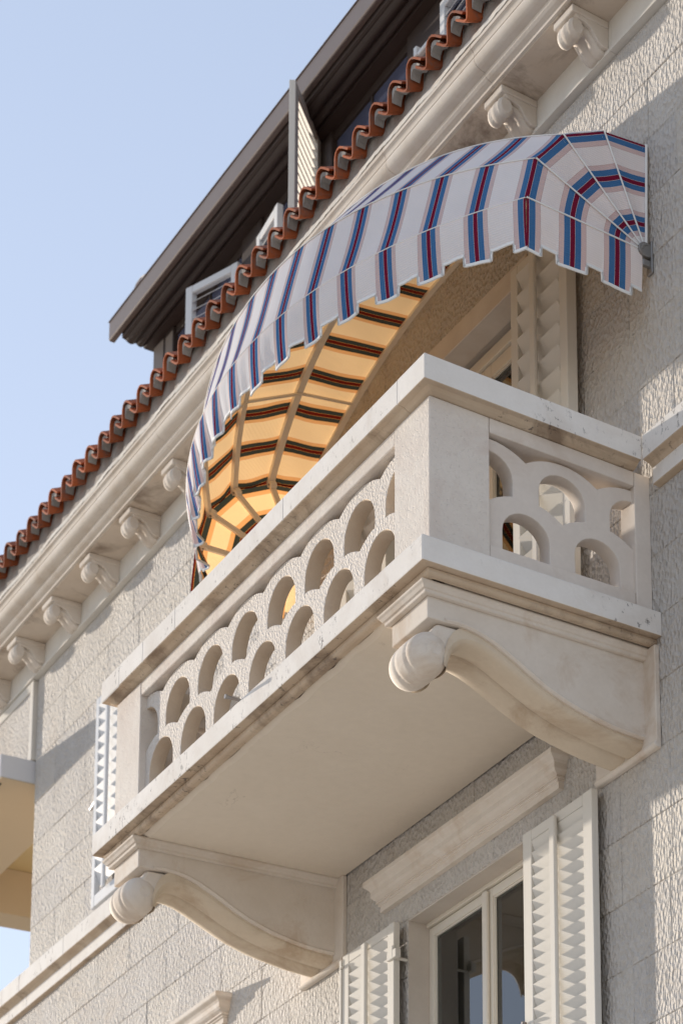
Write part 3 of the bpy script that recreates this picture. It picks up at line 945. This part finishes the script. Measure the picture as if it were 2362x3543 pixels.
def arc(xc, half, znotch, sag, n=10):
    """scallop from left notch to right notch"""
    R = (half * half + sag * sag) / (2 * sag)
    zc = znotch + sag - R
    pts = []
    for i in range(n + 1):
        x = -half + 2 * half * i / n
        pts.append((xc + x, zc + sqrt(R * R - x * x)))
    return pts
def arch_hole(xc, hw, ztop, hround, bottom, n=12):
    """bottom: list of points from left to right along the sill"""
    zr = ztop - hround
    up = [(xc + hw * cos(a), zr + hround * sin(a)) for a in [pi * i / n for i in range(n + 1)]]  # right -> left over the top
    return bottom + up
def lattice(L, period, nper, hw, n1, n2, sag1, sag2, h1top, h2top, zb, hr, ext):
    """fish-scale panel from x=0..L ; upper scallops centred on 0, period, ... ; lower ones offset by half a period"""
    outer = [(-ext, zb - 0.02 + 0.0)]
    outer = [(-ext, zb - 0.05)]
    top = []
    for k in range(nper + 1):
        xc = k * period
        a = arc(xc, period / 2, n1, sag1)
        if k == 0: a = [p for p in a if p[0] >= -ext]
        if k == nper: a = [p for p in a if p[0] <= L + ext]
        top += a if not top else a[1:]
    outer = [(-ext, zb - 0.05)] + top + [(L + ext, zb - 0.05)]
    holes = []
    # lower row
    for k in range(nper):
        xc = (k + 0.5) * period
        j = random.uniform(-0.003, 0.003)
        holes.append(arch_hole(xc + j, hw, h2top, hr, [(xc - hw, zb), (xc + hw, zb)]))
    # upper row: the sill is the two lower scallops meeting in a notch
    for k in range(nper + 1):
        xc = k * period
        la = arc(xc - period / 2, period / 2, n2, sag2)
        ra = arc(xc + period / 2, period / 2, n2, sag2)
        bot = [p for p in la if p[0] >= xc - hw] + [p for p in ra[1:] if p[0] <= xc + hw]
        if k == 0: bot = [(max(p[0], -ext + 0.02), p[1]) for p in bot]
        h = arch_hole(xc, hw, h1top, hr, [(xc - hw, bot[0][1])] + bot + [(xc + hw, bot[-1][1])])
        # keep inside plate
        h = [(min(max(p[0], -ext + 0.015), L + ext - 0.015), p[1]) for p in h]
        cl = []
        for p in h:
            if not cl or abs(p[0] - cl[-1][0]) + abs(p[1] - cl[-1][1]) > 1e-4: cl.append(p)
        holes.append(cl)
    return outer, holes
# front panel: seven periods
Lf = 3.161
out_, hol = lattice(Lf, Lf / 7, 7, 0.168, 0.612, 0.337, 0.052, 0.056, 0.592, 0.332, 0.03, 0.155, 0.10)
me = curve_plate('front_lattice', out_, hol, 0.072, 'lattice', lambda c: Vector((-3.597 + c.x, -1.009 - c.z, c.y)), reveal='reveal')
o = mesh_obj('front_lattice', me, None, bal, origin=(0, 0, 0))
Ls = 0.709
out_, hol = lattice(Ls, Ls / 2, 2, 0.1135, 0.597, 0.342, 0.060, 0.066, 0.595, 0.328, 0.092, 0.115, 0.05)
me = curve_plate('side_lattice', out_, hol, 0.10, 'lattice_side', lambda c: Vector((-0.158 - c.z, -0.790 + c.x, c.y)))
o = mesh_obj('side_lattice', me, None, bal, origin=(0, 0, 0))
o2 = D.objects.new('side_lattice', me); C.objects.link(o2); o2.parent = bal
o2.location = Vector((-3.716, 0, 0)) - Vector(bal['_org'])

# big scroll bracket
def big_bracket(x1, label):
    w = 0.366
    x0 = x1 - w
    xm = (x0 + x1) / 2
    body = [(-0.001, -0.1705), (-1.062, -0.1705), (-1.062, -0.330), (-0.985, -0.330), (-0.93, -0.325), (-0.888, -0.327), (-0.845, -0.334), (-0.808, -0.345), (-0.76, -0.364), (-0.717, -0.387),
            (-0.66, -0.420), (-0.604, -0.456), (-0.55, -0.490), (-0.50, -0.517), (-0.42, -0.552), (-0.342, -0.578), (-0.26, -0.600), (-0.18, -0.616), (-0.09, -0.625), (-0.001, -0.628)]
    br = mesh_obj('scroll_bracket', MB().prism_x(body, x0, x1), 'bracket', bal, bevel=0.006, seg=2, label=label, origin=(xm, -0.5, -0.4))
    def sub(nm, mb, mat, **kw):
        s_ = mesh_obj(nm, mb, mat, br, origin=(xm, -0.5, -0.4), **kw)
        s_.location = (0, 0, 0)
        return s_
    # cap mouldings on three sides
    capp = [(0.0, -0.1708), (0.046, -0.1708), (0.046, -0.182), (0.038, -0.190), (0.030, -0.203), (0.022, -0.207), (0.022, -0.222), (0.010, -0.226), (0.0, -0.226)]
    sub('cap_moulding', ring_profile(capp, x0 - 0.001, x1 + 0.001, -1.063, -0.002, MB()), 'bracket', bevel=0.002, fixn=True)
    # volute: bulging drum with two grooves
    rows = []
    n = 29
    for i in range(n):
        u = i / (n - 1)
        x = x0 + 0.012 + u * (w - 0.024)
        e = abs(2 * u - 1)
        rr = 0.30 + 0.70 * (max(0, 1 - e ** 3.6)) ** 0.42
        for gpos in (0.34, 0.66):
            dd = abs(u - gpos)
            if dd < 0.045: rr -= 0.045 * (cos(dd / 0.045 * pi) * 0.5 + 0.5)
        rows.append([(x, -1.022 - 0.087 * rr * cos(a), -0.462 + 0.105 * rr * sin(a)) for a in [2 * pi * j / 28 for j in range(29)]])
    mb = MB().grid(rows)
    mb.add(rows[0][:28], [tuple(range(28))]); mb.add(rows[-1][:28], [tuple(range(27, -1, -1))])
    sub('volute', mb, 'bracket', smooth=True, fixn=True)
    # neck joining volute and body
    sub('neck', MB().prism_x([(-1.01, -0.332), (-0.90, -0.332), (-0.868, -0.345), (-0.893, -0.378), (-0.925, -0.405), (-0.948, -0.45), (-0.972, -0.50), (-1.02, -0.51), (-1.05, -0.45), (-1.035, -0.385)], x0 + 0.022, x1 - 0.022), 'bracket', bevel=0.016, seg=3)
    # grooved S ribbon
    path = [(-0.972, -0.535), (-0.969, -0.52), (-0.965, -0.50), (-0.952, -0.455), (-0.93, -0.415), (-0.905, -0.392), (-0.875, -0.380), (-0.854, -0.378), (-0.815, -0.382), (-0.773, -0.395), (-0.732, -0.414), (-0.692, -0.436), (-0.645, -0.463), (-0.60, -0.489), (-0.55, -0.517), (-0.50, -0.543), (-0.44, -0.568),
            (-0.39, -0.586), (-0.32, -0.605), (-0.25, -0.622), (-0.18, -0.636), (-0.13, -0.643), (-0.06, -0.652), (-0.006, -0.657)]
    rows = []
    n = 41
    for i in range(n):
        u = i / (n - 1)
        x = x0 + 0.018 + u * (w - 0.036)
        # two convex lobes with a valley between and lips at the edges
        q_ = (u * 2 % 1.0) * 2 - 1 if u < 1 else 1
        off = 0.030 * sqrt(max(0.0, 1 - q_ * q_)) - 0.010
        r = []
        for j, (y, z) in enumerate(path):
            a = path[max(0, j - 1)]; b_ = path[min(len(path) - 1, j + 1)]
            ty, tz = b_[0] - a[0], b_[1] - a[1]
            L = sqrt(ty * ty + tz * tz)
            ny, nz = tz / L, -ty / L
            r.append((x, y + ny * off, z + nz * off))
        rows.append(r)
    mb = MB().grid(rows)
    top = [[(r[j][0], r[j][1] + 0.0, max(r[j][2] + 0.055, -0.62)) for j in range(len(path))] for r in (rows[0], rows[-1])]
    mb.grid([top[0], rows[0]]); mb.grid([rows[-1], top[1]])
    sub('ribbon', mb, 'ribbon', smooth=True, fixn=False)
    # panel edge bead
    bead = MB()
    bp_ = body[3:]
    rows = []
    for i, (ya, za) in enumerate(bp_):
        pa = bp_[max(0, i - 1)]; pb = bp_[min(len(bp_) - 1, i + 1)]
        ty, tz = pb[0] - pa[0], pb[1] - pa[1]
        L_ = sqrt(ty * ty + tz * tz) or 1
        ny, nz = -tz / L_, ty / L_
        if nz < 0: ny, nz = -ny, -nz
        rows.append([(x1 - 0.002 + 0.008 * max(0, cos(q)), ya + ny * (0.013 + 0.008 * sin(q)), za + nz * (0.013 + 0.008 * sin(q))) for q in [-pi / 2 + pi * j / 6 for j in range(7)]])
    bead.grid(rows)
    sub('edge_bead', bead, 'bracket', smooth=True)
    # back plate on the wall
    bp = MB().prism_x([(0.0, -0.1705), (-0.026, -0.1705), (-0.026, -0.668), (-0.034, -0.676), (-0.036, -0.690), (-0.026, -0.703), (0.0, -0.703)], x0 - 0.105, x1 + 0.107)
    sub('back_plate', bp, 'bracket', bevel=0.004)
    return br
big_bracket(-0.133, None)
big_bracket(-3.617, None)
# dark mortar patch beside the right bracket
# ================================================================== BOLT
bolt = MB().tube((-2.03, -1.085, -0.008), (-2.03, -1.212, -0.006), 0.009, 10).tube((-2.03, -1.205, -0.006), (-2.03, -1.214, -0.006), 0.012, 10)
o = mesh_obj('iron_bolt', bolt, 'steel', None, origin=(-2.03, -1.14, -0.01))
tag(o, 'small rusty iron bolt sticking out of the balcony front at floor level', 'bolt')

# ================================================================== LOWER WINDOW
win = thing('window', 'cream casement window under the balcony with two glazed sashes', 'window', (-2.04, 0.12, -2.9))
def casement(t, x0, x1, z0, z1, y, mat, nsash=2, glassmat='glass', fw=0.055, sw=0.05):
    # outer frame
    fr_ = MB().box(x0, x0 + fw, y, y + 0.07, z0, z1).box(x1 - fw, x1, y, y + 0.07, z0, z1).box(x0 + fw, x1 - fw, y + 0.001, y + 0.069, z1 - fw, z1 - 0.0005).box(x0 + fw, x1 - fw, y + 0.001, y + 0.069, z0, z0 + fw)
    mesh_obj('frame', fr_, mat, t, bevel=0.003)
    # outer bead
    ins = fw + 0.004
    w = (x1 - x0 - 2 * ins) / nsash
    for k in range(nsash):
        a = x0 + ins + k * w + 0.0015; b_ = a + w - 0.003
        yy = y + 0.018
        s_ = MB().box(a, a + sw, yy, yy + 0.045, z0 + ins, z1 - ins).box(b_ - sw, b_, yy, yy + 0.045, z0 + ins, z1 - ins).box(a + sw, b_ - sw, yy + 0.001, yy + 0.044, z1 - ins - sw, z1 - ins - 0.0005).box(a + sw, b_ - sw, yy + 0.001, yy + 0.044, z0 + ins, z0 + ins + sw)
        so = mesh_obj('sash', s_, mat, t, bevel=0.003)
        i2 = 0.009
        st = MB().box(a + sw, a + sw + i2, yy + 0.008, yy + 0.02, z0 + ins + sw, z1 - ins - sw).box(b_ - sw - i2, b_ - sw, yy + 0.008, yy + 0.02, z0 + ins + sw, z1 - ins - sw).box(a + sw + i2, b_ - sw - i2, yy + 0.0085, yy + 0.0195, z1 - ins - sw - i2, z1 - ins - sw)
        mesh_obj('glazing_bead', st, 'steel' if False else mat, so, bevel=0.001)
        mesh_obj('pane', MB().box(a + sw + 0.001, b_ - sw - 0.001, yy + 0.021, yy + 0.026, z0 + ins + sw, z1 - ins - sw), glassmat, so)
casement(win, -2.79, -1.29, -2.96, -0.665, 0.10, 'frame')
mesh_obj('mullion_cover', MB().box(-2.065, -2.015, 0.095, 0.117, -2.90, -0.735), 'frame', win, bevel=0.006)
# stone reveal
rv = MB().box(-2.90, -2.732, 0.0126, 0.1, -2.7, -0.702)
# room behind the panes
mesh_obj('room', MB().box(-2.9, -1.2, 1.0, 1.02, -3.0, -0.4).box(-2.92, -2.90, 0.47, 1.0, -3.0, -0.4).box(-1.2, -1.18, 0.47, 1.0, -3.0, -0.4).box(-2.9, -1.2, 0.47, 1.0, -0.42, -0.40), 'room', win)
# hood over it
def hood(x0, x1, label):
    t = thing('window_hood', label, 'hood mould', ((x0 + x1) / 2, 0, -0.5))
    pr_ = [(0.0, -0.382), (0.096, -0.386), (0.096, -0.410)]
    for i in range(7):
        a = i / 6
        pr_.append((0.092 - 0.052 * a - 0.010 * sin(2 * pi * a), -0.416 - 0.085 * a))
    pr_ += [(0.044, -0.508), (0.044, -0.514), (0.034, -0.516), (0.034, -0.528), (0.026, -0.532), (0.026, -0.566), (0.0, -0.568)]
    # side returns shrink with the profile
    n = len(pr_)
    rows = []
    xa = lambda o_: x0 + (0.096 - o_) * 0.9
    xb = lambda o_: x1 - (0.096 - o_) * 0.9
    rows.append([(xa(o_), 0.008, z) for o_, z in pr_])
    rows.append([(xa(o_), -o_, z) for o_, z in pr_])
    rows.append([(xb(o_), -o_, z) for o_, z in pr_])
    rows.append([(xb(o_), 0.008, z) for o_, z in pr_])
    mb = MB().grid(rows)
    mb.add([(x0, 0.008, -0.382), (x0, -0.0, -0.382), (x0, -0.096, -0.386), (x1, -0.096, -0.386), (x1, 0.008, -0.382)], [(0, 2, 3, 4)])
    mesh_obj('hood_moulding', mb, 'bracket', t, fixn=True)
    return t
hood(-3.08, -0.913, 'moulded stone hood over the window directly below the balcony')
hood(-7.34, -5.172, 'moulded stone hood at the bottom left, left of the scroll bracket')
# second lower window, mostly out of frame
# shutters
sh_r = louvre_shutter('louvred_shutter', 'cream louvred shutter right of the window under the balcony', (-1.265, -0.072), (-0.565, -0.072), -0.727, -2.95, 0.0635, 0.034, 'paint', 'ground window shutters', stile=0.088, slat_w=0.086, tilt=72)
louvre_shutter('louvred_shutter', 'cream louvred shutter left of the window, its top just below the left bracket', (-2.742, -0.072), (-3.395, -0.072), -0.715, -2.95, 0.0645, 0.034, 'paint', 'ground window shutters', stile=0.078, slat_w=0.086, tilt=72)
# hinge arm
hg = MB().box(-2.80, -2.69, -0.085, -0.055, -0.935, -0.885).tube((-2.735, -0.075, -0.93), (-2.735, -0.075, -0.86), 0.012, 8).tube((-2.74, -0.06, -0.925), (-2.745, 0.11, -0.93), 0.010, 8).box(-2.757, -2.733, 0.085, 0.098, -1.00, -0.86)
o = mesh_obj('hinge_arm', hg, 'paint', None, bevel=0.003, origin=(-2.74, 0, -0.92))
tag(o, 'pale hinge arm between the left lower shutter and the window frame', 'hinge')
lt = MB().box(-3.425, -3.40, -0.078, -0.05, -1.25, -0.735).tube((-3.405, -0.078, -0.79), (-3.375, -0.080, -0.78), 0.008, 6)
o = mesh_obj('shutter_latch', lt, 'paint', None, bevel=0.002, origin=(-3.41, -0.06, -0.8))
tag(o, 'thin upright latch bar at the outer edge of the left lower shutter', 'latch')
mesh_obj('knob', MB().tube((0.022, -0.003, 1.208), (0.022, -0.026, 1.208), 0.010, 10), 'steel', sh_r, bevel=0.003)

# ================================================================== BALCONY DOOR
dr = thing('balcony_door', 'cream glazed balcony door under the awning reflecting its stripes', 'door', (-2.05, 0.1, 0.0))
casement(dr, -2.80, -1.30, -0.01, 2.47, 0.11, 'frame', fw=0.07, sw=0.085)
arr = MB().box(-2.86, -1.25, -0.022, 0.1, 2.495, 2.63)
mesh_obj('stone_lintel', arr, 'stone', dr, bevel=0.004)
mesh_obj('room', MB().box(-2.9, -1.2, 1.6, 1.62, 0, 2.6).box(-2.92, -2.90, 0.47, 1.6, 0, 2.6).box(-1.2, -1.18, 0.47, 1.6, 0, 2.6).box(-2.9, -1.2, 0.47, 1.6, 2.6, 2.62), 'room', dr)
louvre_shutter('louvred_shutter', 'tall louvred door shutter at the right end of the balcony under the awning', (-1.290, -0.092), (-0.690, -0.092), 2.50, 0.03, 0.128, 0.055, 'paint', 'balcony door shutters', stile=0.076, slat_w=0.150, tilt=64)
louvre_shutter('louvred_shutter', 'tall louvred door shutter on the left half of the balcony behind the parapet', (-2.80, -0.092), (-3.40, -0.092), 2.50, 0.03, 0.128, 0.055, 'paint', 'balcony door shutters', stile=0.076, slat_w=0.150, tilt=64)

# ================================================================== UPPER LEFT WINDOW
wl = thing('window', 'cream window left of the balcony, hidden behind the corner pier', 'window', (-6.26, 0.12, 0.9))
casement(wl, -6.98, -5.55, 0.90, 2.50, 0.10, 'frame')
louvre_shutter('louvred_shutter', 'pale louvred shutter on the wall at the far left, standing on the ledge', (-6.915, -0.068), (-7.515, -0.068), 2.50, 0.918, 0.0885, 0.036, 'whitepaint', 'upper left window shutters', stile=0.06, slat_w=0.118, tilt=73)
hd = MB().tube((-7.52, -0.05, 1.735), (-7.72, -0.02, 1.75), 0.011, 8)
o = mesh_obj('shutter_holdback', hd, 'steel', None, origin=(-7.6, -0.03, 1.74))
tag(o, 'short horizontal holdback bar beside the far left shutter', 'holdback')

# ================================================================== AWNING
AX1, AX0 = -0.010, -4.080
XC = (AX0 + AX1) / 2
HZ = 1.945; HY = -0.030
RE = 0.612; RB = 4.35
HALF = (AX1 - AX0) / 2
def prof_r(x):
    return RE + sqrt(RB * RB - (x - XC) ** 2) - sqrt(RB * RB - HALF * HALF)
ANG = [0, 23, 46.5, 70, 91.4]
aw = thing('awning', 'arched blue red and white striped canvas awning over the balcony', 'awning', (XC, HY, HZ))
ARC = 2 * RB * asin(HALF / RB)
NST = 15
def pt(x, deg, r=None):
    r = prof_r(x) if r is None else r
    a = radians(deg)
    return Vector((x, HY - r * cos(a), HZ + r * sin(a)))
verts, faces, uvs = [], [], []
def addgrid(P, UV):
    nr, nc = len(P), len(P[0])
    k = len(verts)
    for r, u in zip(P, UV):
        verts.extend(r); uvs.extend(u)
    for i in range(nr - 1):
        for j in range(nc - 1):
            faces.append((k + i * nc + j, k + i * nc + j + 1, k + (i + 1) * nc + j + 1, k + (i + 1) * nc + j))
NX = 120
NS = 6
XS = [XC + RB * sin(-asin(HALF / RB) + 2 * asin(HALF / RB) * i / NX) for i in range(NX + 1)]
TS = [NST * (1 - i / NX) for i in range(NX + 1)]
PER = ARC / NST
def wob(x, v, k):
    # loose cloth: shallow sag between hoops, small diagonal ripples growing to the far end
    far = max(0.0, min(1.0, (-x - 1.6) / 2.5))
    return (0.002 + 0.006 * far) * sin(pi * v) + far * 0.006 * sin(x * 13 + v * 5 + k) * sin(pi * v) + 0.004 * sin(x * 5 + k * 2) * sin(pi * v)
for k in range(4):
    P, UV = [], []
    for j in range(NS + 1):
        v = j / NS
        row, ru = [], []
        for i in range(NX + 1):
            x = XS[i]
            a = pt(x, ANG[k]); b_ = pt(x, ANG[k + 1])
            p = a.lerp(b_, v)
            mid = radians((ANG[k] + ANG[k + 1]) / 2)
            w_ = -wob(x, v, k)
            p = p + Vector((0, -cos(mid), sin(mid))) * w_
            row.append(p); ru.append((TS[i], PER))
        P.append(row); UV.append(ru)
    addgrid(P, UV)
# ends: fans from the hub
EP = 0.230
for xe, sgn in ((AX1, 1), (AX0, -1)):
    for k in range(4):
        P, UV = [], []
        for j in range(9):
            lam = j / 8
            row, ru = [], []
            for i in range(5):
                v = i / 4
                a = pt(xe, ANG[k], RE); b_ = pt(xe, ANG[k + 1], RE)
                p = Vector((xe, HY, HZ)).lerp(a.lerp(b_, v), 0.06 + 0.94 * lam)
                p.x += -sgn * 0.008 * sin(pi * v) * sin(pi * lam)
                row.append(p); ru.append((RE * (1 - (0.06 + 0.94 * lam)) / EP, EP))
            P.append(row); UV.append(ru)
        if sgn < 0: P = [r[::-1] for r in P]; UV = [r[::-1] for r in UV]
        addgrid(P, UV)
def cloth_obj(name, label=None):
    me = D.meshes.new(name)
    org = Vector(aw['_org'])
    me.from_pydata([tuple(Vector(p) - org) for p in verts], [], faces)
    me.update()
    uvl = me.uv_layers.new(name='stripe')
    for li, l in enumerate(me.loops):
        uvl.data[li].uv = uvs[l.vertex_index]
    me.materials.append(M['fabric'])
    o = D.objects.new(name, me); C.objects.link(o); o.parent = aw
    if label: o['label'] = label
    return o
canopy = cloth_obj('canopy')
canopy.data.polygons.foreach_set('use_smooth', [False] * len(canopy.data.polygons))
# valance: hangs from the lowest hoop, tabs under each stripe
verts, faces, uvs = [], [], []
def hang(base, t, per, s):
    """depth of the valance below the hoop at stripe coordinate t"""
    d = abs((t + 0.5) % 1.0 - 0.5) * per
    hw = 0.072
    if d < hw: return 0.268
    return 0.215
bind = MB()
def valance(points, ts, per, outward, amp, flip, blow=Vector((0.015, 0.06, 0))):
    n = len(points)
    NV = 7
    P, UV = [], []
    bottoms = []
    for j in range(NV + 1):
        v = j / NV
        row, ru = [], []
        for i in range(n):
            p = Vector(points[i]); dpt = hang(p, ts[i], per, i)
            dpt += 0.006 * sin(ts[i] * 2.9)
            far = max(0.0, min(1.0, (-p.x - 2.0) / 2.0))
            rip = amp * (0.4 + 2.2 * far) * v * (sin(ts[i] * 2 * pi * 0.9 + 0.6) + 0.5 * sin(ts[i] * 2 * pi * 2.1 + 1.3 + v))
            q = p + outward(i) * (rip - 0.015 * v * v) + Vector((0, 0, -dpt * v)) + blow * (far ** 1.5 * v)
            row.append(q); ru.append((ts[i], per))
            if j == NV: bottoms.append((q, outward(i)))
        P.append(row); UV.append(ru)
    addgrid(P[::-1], UV[::-1]) if flip else addgrid(P, UV)
    # white binding tape along the cut edge
    for (a, na), (b_, nb) in zip(bottoms[:-1], bottoms[1:]):
        na = na * 0.0035; nb = nb * 0.0035
        dn = Vector((0, 0, -0.003)); up = Vector((0, 0, 0.011))
        if abs(a.z - b_.z) > 0.02:
            ex = (b_ - a); ex.z = 0
            sd = ex.normalized() * 0.0075 if ex.length > 1e-6 else Vector((0.007, 0, 0))
            bind.add([a - sd + na, b_ + sd + na, b_ - sd + na, a - sd * -1 + na], [(0, 1, 2, 3)])
            lo, hi = (a, b_) if a.z < b_.z else (b_, a)
            bind.add([lo - sd + na, lo + sd + na, hi + sd + na, hi - sd + na, lo - sd - na, lo + sd - na, hi + sd - na, hi - sd - na],
                     [(0, 1, 2, 3), (7, 6, 5, 4), (0, 4, 5, 1), (1, 5, 6, 2), (2, 6, 7, 3), (3, 7, 4, 0)])
        else:
            bind.add([a + dn + na, b_ + dn + nb, b_ + up + nb, a + up + na, a + dn - na, b_ + dn - nb, b_ + up - nb, a + up - na],
                     [(0, 1, 2, 3), (7, 6, 5, 4), (0, 4, 5, 1), (3, 2, 6, 7)])
def dense(tmax, per):
    """stripe coordinates with sharp steps at tab edges"""
    hw = 0.072 / per
    ts = set()
    k = 0
    while k <= tmax + 1:
        for d in (-hw - 0.004, -hw + 0.004, hw - 0.004, hw + 0.004):
            if 0 <= k + d <= tmax: ts.add(k + d)
        k += 1
    n = int(tmax * 10)
    for i in range(n + 1): ts.add(tmax * i / n)
    return sorted(ts)
tsf = dense(NST, PER)
pf = []
for t_ in tsf:
    ang = asin(HALF / RB) * (1 - 2 * t_ / NST)
    x = XC + RB * sin(ang)
    pf.append(pt(x, ANG[0]) + Vector((0, -0.004, 0)))
def outf(i):
    x = pf[i].x - XC
    v = Vector((x, -sqrt(RB * RB - x * x), 0)); return v.normalized()
valance(pf, tsf, PER, outf, 0.011, False)
tse = dense((RE - 0.02) / EP, EP)
for xe, sgn in ((AX1, 1), (AX0, -1)):
    pe = [Vector((xe + sgn * 0.004, HY - (RE - t_ * EP) , HZ - 0.004)) for t_ in tse]
    valance(pe, tse, EP, lambda i: Vector((sgn, 0, 0)), 0.005, sgn > 0, Vector((-0.07, 0, 0)))
val = cloth_obj('valance')
# binding
mesh_obj('edge_binding', bind, 'cord', aw, kind='stuff')
# hoops: flat bars inside along the arc and rods at the ends
for k in range(5):
    a = radians(ANG[k])
    rad = Vector((0, -cos(a), sin(a))); tan_ = Vector((0, sin(a), cos(a)))
    mb = MB()
    # inner flat bar
    rows = [[], [], [], []]
    for i in range(0, NX + 1, 3):
        p = pt(XS[i], ANG[k])
        c_ = p - rad * 0.024
        hwid = 0.019
        rows[0].append(c_ + tan_ * hwid + rad * 0.011); rows[1].append(c_ + tan_ * hwid - rad * 0.011)
        rows[2].append(c_ - tan_ * hwid - rad * 0.011); rows[3].append(c_ - tan_ * hwid + rad * 0.011)
    mb.grid(rows + [rows[0]])
    for xe, sgn in ((AX1, 1), (AX0, -1)):
        p = pt(xe, ANG[k], RE - 0.02); h_ = Vector((xe - sgn * 0.02, HY, HZ))
        q = p + Vector((-sgn * 0.02, 0, 0))
        w2 = tan_ * 0.016; w3 = Vector((0.010, 0, 0))
        mb.add([h_ + w2 + w3, h_ - w2 + w3, q - w2 + w3, q + w2 + w3, h_ + w2 - w3, h_ - w2 - w3, q - w2 - w3, q + w2 - w3],
               [(0, 1, 2, 3), (7, 6, 5, 4), (0, 4, 5, 1), (1, 5, 6, 2), (2, 6, 7, 3), (3, 7, 4, 0)])
    hp = mesh_obj('hoop', mb, 'bar', aw, fixn=True)
    # plastic elbow with a screw at each corner
    for xe, sgn in ((AX1, 1), (AX0, -1)):
        c_ = pt(xe, ANG[k], RE - 0.030) + Vector((-sgn * 0.030, 0, 0))
        e = MB().tube(c_ - tan_ * 0.020, c_ + tan_ * 0.020, 0.022, 12)
        mesh_obj('elbow', e, 'bar', hp, bevel=0.003)
        s_ = MB().tube(c_ - tan_ * 0.0235, c_ + tan_ * 0.0235, 0.006, 8)
        mesh_obj('screw', s_, 'steel', hp)
# white seam cords outside
def sweep(pts, rads, r_, n=5):
    rows = []
    for i, p in enumerate(pts):
        a_ = pts[max(0, i - 1)]; b_ = pts[min(len(pts) - 1, i + 1)]
        d = (b_ - a_).normalized(); u = rads[i].normalized(); v = d.cross(u).normalized()
        rows.append([p + (u * cos(2 * pi * j / n) + v * sin(2 * pi * j / n)) * r_ for j in range(n + 1)])
    return rows
for k in range(5):
    a = radians(ANG[k]); rad = Vector((0, -cos(a), sin(a)))
    if k < 4:
        mesh_obj('seam_cord', MB().grid(sweep([pt(XS[i], ANG[k]) + rad * 0.003 for i in range(0, NX + 1, 3)], [rad] * 41, 0.0035)), 'cord', aw, smooth=True, fixn=True)
    for xe, sgn in ((AX1, 1), (AX0, -1)):
        ofs = Vector((sgn * 0.006, 0, 0))
        mesh_obj('end_rod', MB().tube(Vector((xe, HY, HZ)) + rad * 0.03 + ofs, pt(xe, ANG[k], RE) + ofs, 0.0042 if k < 4 else 0.0065, 8), 'cord', aw, fixn=True)
for xe, sgn in ((AX1, 1), (AX0, -1)):
    hb = MB().tube((xe - 0.02, HY - 0.005, HZ), (xe + 0.02, HY - 0.005, HZ), 0.040, 18)
    for k in range(5):
        a = radians(ANG[k])
        hb.tube((xe - 0.022, HY - 0.028 * cos(a), HZ + 0.028 * sin(a)), (xe + 0.024, HY - 0.028 * cos(a), HZ + 0.028 * sin(a)), 0.007, 8)
    hbo = mesh_obj('pivot_hub', hb, 'steel', aw, bevel=0.002)
    mesh_obj('wall_plate', MB().box(xe - 0.025, xe + 0.025, -0.012, -0.001, HZ - 0.12, HZ + 0.06).box(xe - 0.012, xe + 0.012, -0.05, -0.010, HZ - 0.085, HZ - 0.05), 'steel', aw, bevel=0.003)
# wall rail of the last hoop
# guy strap visible under the fabric
mb = MB()
p0 = pt(-3.55, ANG[1]) - Vector((0, 0, 0.02)); p1 = pt(-3.55, ANG[3]); 
mb.tube(pt(-3.42, ANG[1]) + Vector((0, 0.03, 0)), pt(-3.42, ANG[2]) + Vector((0, 0.025, -0.02)), 0.010, 6)
mb.tube(pt(-3.42, ANG[2]) + Vector((0, 0.025, -0.02)), pt(-3.42, ANG[3]) + Vector((0, 0.02, -0.03)), 0.010, 6)
mb.tube(pt(-3.42, ANG[3]) + Vector((0, 0.02, -0.03)), pt(-3.42, ANG[4]) + Vector((0, -0.01, -0.03)), 0.010, 6)
mesh_obj('brace', mb, 'bar', aw)

# weathered undersides of the projecting stones
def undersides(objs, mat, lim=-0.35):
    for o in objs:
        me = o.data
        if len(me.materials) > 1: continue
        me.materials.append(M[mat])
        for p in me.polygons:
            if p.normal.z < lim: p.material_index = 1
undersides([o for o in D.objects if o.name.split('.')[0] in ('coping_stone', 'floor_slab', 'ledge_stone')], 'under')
# tidy helper property
for o in D.objects:
    if '_org' in o: del o['_org']
bpy.context.view_layer.update()
